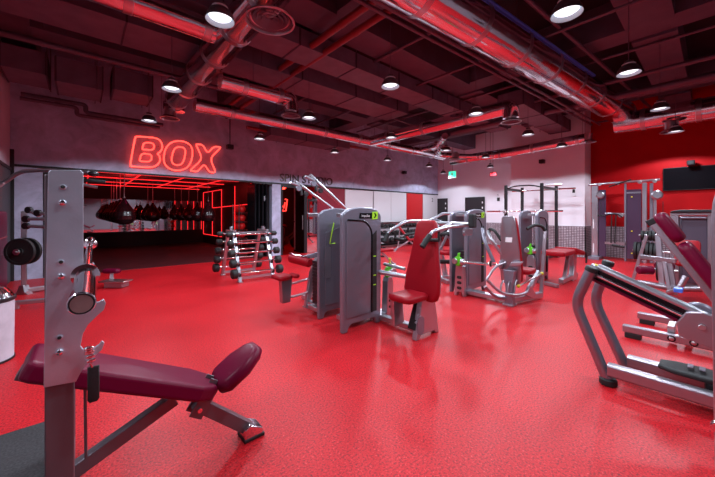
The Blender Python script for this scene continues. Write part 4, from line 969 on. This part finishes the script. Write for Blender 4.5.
MB().box(4.76,4.98,.28,.34,.08,.20).obj('hinge_block','steel',t,.008); MB().cyl((4.74,.2,.13),(5.1,.2,.13),.03,12).obj('pivot_shaft','chrome',t)
# ================================================================ right foreground lever machine
t=thing('hip_sled_machine','grey machine with two bent upright tubes, long sloping rail and a black footrest','weight machine',(3.43,.2,0))
for x,ys,zs in ((3.26,(.58,.81,.69),(.02,.62,.94)),(3.575,(.50,.74,.635),(.02,.60,.965))):
    P=fillet([(x,ys[0],zs[0]),(x,ys[1],zs[1]),(x,ys[2],zs[2])],.10,6)
    u_=MB().tube(P,.040,18).obj('bent_upright','machgrey',t)
    e=V(P[-1]); dd=(V(P[-1])-V(P[-2])).normalized()
    MB().lathe(e-dd*.03,[(.041,0),(.046,.004),(.046,.035),(.038,.042)],dd,20).obj('end_cap','rubber',u_)
    MB().lathe((x,ys[0],0),[(.055,0),(.062,.01),(.06,.045),(.05,.055)],Z_,22).obj('rubber_foot','rubber',u_)
    MB().prism(rrect(.085,.10,.02),(x,ys[0]-.74,.125),X_,Z_,1.48).obj('base_tube','dull',t,.0)
S0=V((3.42,.70,.885)); S1=V((3.42,-.35,.43)); sd=(S1-S0).normalized(); sn=V((0,-sd.z,sd.y)); sn=sn if sn.z>0 else -sn
MB().bar(S0,S1,.075,.10,sn).obj('rail_body','blackgloss',t,.008)
MB().tube([S0+sn*.055+V((-.012,0,0)),S1+sn*.055+V((-.012,0,0))],.031,14).obj('guide_rod','silver',t)
MB().tube([S0-sn*.01+V((-.045,0,0)),S1-sn*.01+V((-.045,0,0))],.014,10).obj('guide_rod','chrome',t)
MB().bar(S0-sn*.062,S1-sn*.062,.08,.02,sn).obj('rail_underside','burg',t)
MB().bar(S0+V((-.14,0,-.01)),S0+V((.14,-.0,-.01)),.05,.055).obj('top_bracket','blackmetal',t,.012)
MB().disc(S0+V((0,-.01,.045)),sn,.045,.03).obj('buffer','shroud',t); MB().disc(S0+V((0,-.01,.066)),sn,.015,.012).obj('warning_dot','yellow',t)
c=V((3.36,.06,.59)); MB().prism([(-.12,-.10),(.45,-.24),(.45,.06),(.10,.08),(-.0,.105),(-.08,.09),(-.13,0)],c,(0,-1,0),Z_,.03).obj('carriage_plate','dull',t,.008)
MB().disc(c+V((.10,.02,.05)),X_,.10,.06,28).obj('carriage_wheel','shroud',t); MB().disc(c+V((-.02,.0,.0)),X_,.02,.03,12).obj('carriage_bolt','steel',t)
MB().box(3.42,3.5,.16,.21,.80,.83).obj('blue_clip','bluep',t,.004)
MB().pad([(-.16,-.07),(-.08,-.11),(.10,-.12),(.20,-.08),(.20,.08),(.10,.12),(-.08,.11),(-.16,.07)],(3.42,.13,.225),V((0,-1,.0)),X_,.035,.015).obj('footrest','rubber',t)
MB().box(3.33,3.51,-.2,.05,.12,.21).obj('footrest_base','blackmetal',t,.02)
for y in (.12,.06): MB().box(3.38,3.46,y-.015,y+.015,.262,.268).obj('grip_strip','shroud',t)
# tall post at the right edge
t=thing('machine_upright','tall pale grey machine upright cut off by the right edge of the photo','post',(2.05,-.04,0))
pf=[(-.17,0),(-.012,0),(.0,.30),(.012,1.36),(.006,1.45),(-.005,1.50),(-.05,1.535),(-.17,1.545)]
MB().prism(pf,(2.0,.0,0),Y_,Z_,.07).obj('upright_plate','dull',t,.008)
MB().box(1.95,2.08,-.2,.02,0,.02).obj('floor_plate','station2',t); MB().disc((1.955,-.006,.53),X_,.02,.03,12).obj('bolt','chrome',t)
MB().box(2.04,2.10,-.16,-.06,.02,1.45).obj('upright_tube','station2',t,.006)
# ================================================================ neon sign
WY=YB-.07
def wp(x,y,o=(125,128),s=7.15): return on_y(o[0]+x/s,o[1]+y/s,WY)
B_o=[(82,60),(205,68),(245,82),(265,112),(266,150),(248,175),(230,184),(248,200),(252,235),(232,265),(200,280),(160,282),(45,276),(36,266),(72,68)]
B_1=[(135,104),(190,106),(208,118),(208,145),(192,158),(128,154),(124,146)]
B_2=[(118,182),(172,186),(190,196),(190,225),(172,242),(110,238),(104,230)]
O_o=[(370,92),(420,95),(462,115),(482,150),(482,200),(470,250),(440,288),(395,304),(345,303),(300,280),(278,245),(278,195),(290,145),(325,105)]
O_i=[(385,135),(415,138),(432,155),(430,195),(418,240),(400,262),(370,267),(342,255),(332,230),(338,190),(350,155),(368,138)]
X_o=[(512,115),(556,120),(592,182),(636,132),(680,136),(682,144),(606,218),(652,318),(604,318),(568,255),(520,312),(470,306),(470,298),(556,222),(508,122)]
t=thing('neon_sign','red outline neon sign reading BOX on the concrete wall','sign',wp(360,190))
def neon_loop(pts,parent,name='neon_tube',r=.019,n=2,W=wp):
    P=[V((a,b,0)) for a,b in pts]
    for _ in range(n):
        Q=[]
        for i in range(len(P)):
            a,b=P[i],P[(i+1)%len(P)]; Q+= [a*.8+b*.2,a*.2+b*.8] if _==0 else [a*.75+b*.25,a*.25+b*.75]
        P=Q
    return MB().loop([W(p.x,p.y) for p in P],r,8).obj(name,'neon',parent)
for nm,loops in (('letter_b',(B_o,B_1,B_2)),('letter_o',(O_o,O_i)),('letter_x',(X_o,))):
    L0=neon_loop(loops[0],t,'letter_%s'%nm[-1] if False else 'neon_letter')
    for l in loops[1:]: neon_loop(l,L0,'inner_loop')
m_=MB()
for a,b in ((60,130),(240,130),(300,250),(460,130),(560,130),(630,300)):
    q=wp(a,b); m_.cyl(q,q+V((0,.07,0)),.008,6)
m_.obj('wall_clips','blackmetal',t)['kind']='stuff'
t=thing('lettering','dull bronze letters SPIN STUDIO on the concrete lintel','sign',(5.7,YB,2.6))
q=on_y(303,180,YB-.02)
a0=on_y(273,177,YB-.02); a1=on_y(333,184,YB-.02)
xm=(a0.x+a1.x)/2; text('lettering_spin','SPIN',.38,(xm-.62,YB-.02,2.62),(PI/2,0,0),'letters',t,.015); text('lettering_studio','STUDIO',.38,(xm+.55,YB-.02,2.62),(PI/2,0,0),'letters',t,.015)
# neon glyph in the spin room
t=thing('neon_glyph','small red neon V and hook sign glowing inside the spin studio','neon sign',on_y(285,205,13.3))
def gy(x,y): return on_y(270+x/4.775,170+y/4.775,13.3)
for pts in ([(57,165),(66,182),(72,155)],[(72,140),(82,140),(76,195),(62,196)],[(60,196),(60,186)]):
    MB().tube([gy(*p) for p in pts],.03,8).obj('neon_tube','neon',t)
# spin bikes
def bike(label,c,rz):
    t=thing('spin_bike',label,'exercise bike',(c[0],c[1],0),'spin bikes in the red lit studio',True)
    MB().disc((.35,0,.35),Y_,.24,.05,24).obj('flywheel','blackmetal',t)
    MB().bar((-.45,0,.05),(.4,0,.62),.06,.08).bar((-.25,0,.1),(-.2,0,.85),.06,.06).bar((.35,0,.35),(.45,0,1.05),.05,.06).obj('frame','dull',t,.006)
    MB().box(-.5,-.42,-.25,.25,0,.07).box(.5,.58,-.25,.25,0,.07).obj('stabilizer','blackmetal',t)
    MB().pad([(-.14,-.09),(.0,-.07),(.14,-.02),(.14,.02),(0,.07),(-.14,.09)],(-.2,0,.92),X_,Y_,.06,.02).obj('saddle','burg',t)
    MB().tube(fillet([(.65,.2,1.15),(.45,.22,1.1),(.42,0,1.08),(.45,-.22,1.1),(.65,-.2,1.15)],.06),.018,8).obj('handlebar','rubber',t)
    MB().disc((-.0,0,.32),Y_,.1,.09,18).obj('crank','steel',t)
    t.rotation_euler=(0,0,rz); return t
bike('spin bike nearest the glass door of the spin studio',(6.05,10.95),-1.2); bike('spin bike farther inside the spin studio, behind the nearest one',(6.75,12.3),-1.2)
# ================================================================ box studio: bags, LED tubes, balls
def bag0():
    t=thing('punching_bag','','punching bag',(0,0,0),'teardrop punching bags in the boxing studio',True)
    MB().lathe((0,0,-.36),[(0,0),(.10,.01),(.20,.06),(.26,.15),(.275,.25),(.25,.36),(.19,.47),(.12,.58),(.06,.68),(.03,.74)],Z_,24,False).obj('bag_body','leather',t)
    for k in range(4):
        a=PI/2*k+.4; MB().bar((.045*math.cos(a),.045*math.sin(a),.34),(.235*math.cos(a),.235*math.sin(a),.0),.03,.012).obj('strap','burg',t)
    MB().cyl((0,0,.36),(0,0,1.16 if True else 0),.012,8).obj('chain','steel',t); MB().disc((0,0,.40),Z_,.035,.03,12).obj('swivel','steel',t)
    return t
b0=bag0(); k=0
rows=((.93,'left row'),(2.15,'middle row'),(3.13,'right row'))
for x,rn in rows:
    ys=(10.9,12.1,13.3,14.5,15.7) if x!=2.15 else (14.6,15.8)
    for i,y in enumerate(ys):
        o=b0 if k==0 else dup(b0,(0,0,0)); o.location=(x,y,1.46); k+=1
        if x>3: o.scale=(.8,.8,.92)
        o['label']='dark teardrop punching bag, %s from the opening in the %s of bags'%(ordn[i],rn)
def led(label,pts,r=.013,name='led_tube',sub=None):
    t=thing(name,label,'led light',pts[0],'red led tubes of the boxing studio')
    for a,b in zip(pts[:-1],pts[1:]): MB().tube([a,b],r,6).obj('tube_segment','neon2',t)
    return t
xr=4.58
led('red led rectangle on the studio side wall behind the right row of bags',[(xr,14.05,.42),(xr,16.7,.42),(xr,16.7,2.45),(xr,14.05,2.45),(xr,14.05,.42)])
led('full-height red led tube on the studio side wall, left of the shelf of balls',[(xr,12.5,.0),(xr,12.5,2.5)])
led('red led tube on the studio side wall nearest the folded doors',[(xr,10.72,.0),(xr,10.72,2.5)])
led('second red led tube by the shelf of balls, left of the nearest one',[(xr,10.95,.0),(xr,10.95,2.5)],.01)
led('level red led tube on the studio side wall at bag height',[(xr,10.75,1.76),(xr,15.3,1.68)])
led('red led tube through the middle of the wall rectangle in the studio',[(xr,15.3,.45),(xr,15.3,2.42)])
for i,x in enumerate((-2.2,-1.0,.2,1.4,2.6,3.8)):
    led('red led tube on the studio ceiling running away from the opening, %s from the left'%ordn[i],[(x,10.2,2.604),(x,16.8,2.604)])
for i,y in enumerate((10.2,11.6,13.2,15.0,16.7)):
    led('red led tube on the studio ceiling parallel to the opening, %s from it'%ordn[i],[(-2.9,y,2.598),(4.4,y,2.598)])
t=thing('ball_shelf','narrow metal shelf stand inside the studio holding red balls','shelf',(4.35,11.3,0))
for z in (.55,.84,1.13,1.45): MB().box(4.18,4.5,11.0,11.6,z-.02,z).obj('shelf','steel',t)
for x,y in ((4.18,11.0),(4.5,11.0),(4.18,11.6),(4.5,11.6)): MB().box(x-.012,x+.012,y-.012,y+.012,0,1.75).obj('post','steel',t)
M['redball']=mat('bright_red_ball',(.75,.02,.02),.35)
for zi,z in enumerate((.55,.84,1.13,1.45)):
    for yi,y in enumerate((11.15,11.45)):
        o=MB().ball((0,0,0),.125,18).obj('medicine_ball','redball'); o.location=(4.34,y,z+.126)
        tag(o,'red ball on the %s shelf of the studio stand, %s side'%(('lowest','second lowest','second highest','highest')[zi],('near','far')[yi]),'ball','red balls on the studio shelf')
# unseen red point lights added to strengthen the glow in both studios
def plight(x,y,z,e,col,r=.1):
    l=bpy.data.lights.new('studio_fill','POINT'); l.energy=e; l.color=col; l.shadow_soft_size=r
    o=bpy.data.objects.new('studio_fill',l); COL.objects.link(o); o.location=(x,y,z)
plight(1.2,12.4,2.35,18,(1,.03,.03)); plight(4.0,12.2,2.35,8,(1,.03,.03)); plight(6.2,11.6,2.5,80,(1,.03,.02))
# ================================================================ world, view
W=bpy.data.worlds.new('world'); S.world=W; W.use_nodes=True
W.node_tree.nodes['Background'].inputs[0].default_value=(.5,.3,.35,1); W.node_tree.nodes['Background'].inputs[1].default_value=.02
S.view_settings.view_transform='Standard'; S.view_settings.look='None'; S.view_settings.gamma=1; S.view_settings.exposure=0.0
S.view_settings.use_curve_mapping=False
cy=S.cycles; cy.use_denoising=True; cy.max_bounces=8; cy.diffuse_bounces=5; cy.glossy_bounces=5; cy.transmission_bounces=6; cy.sample_clamp_indirect=6; cy.use_adaptive_sampling=False
try: cy.denoiser='OPENIMAGEDENOISE'
except Exception: pass
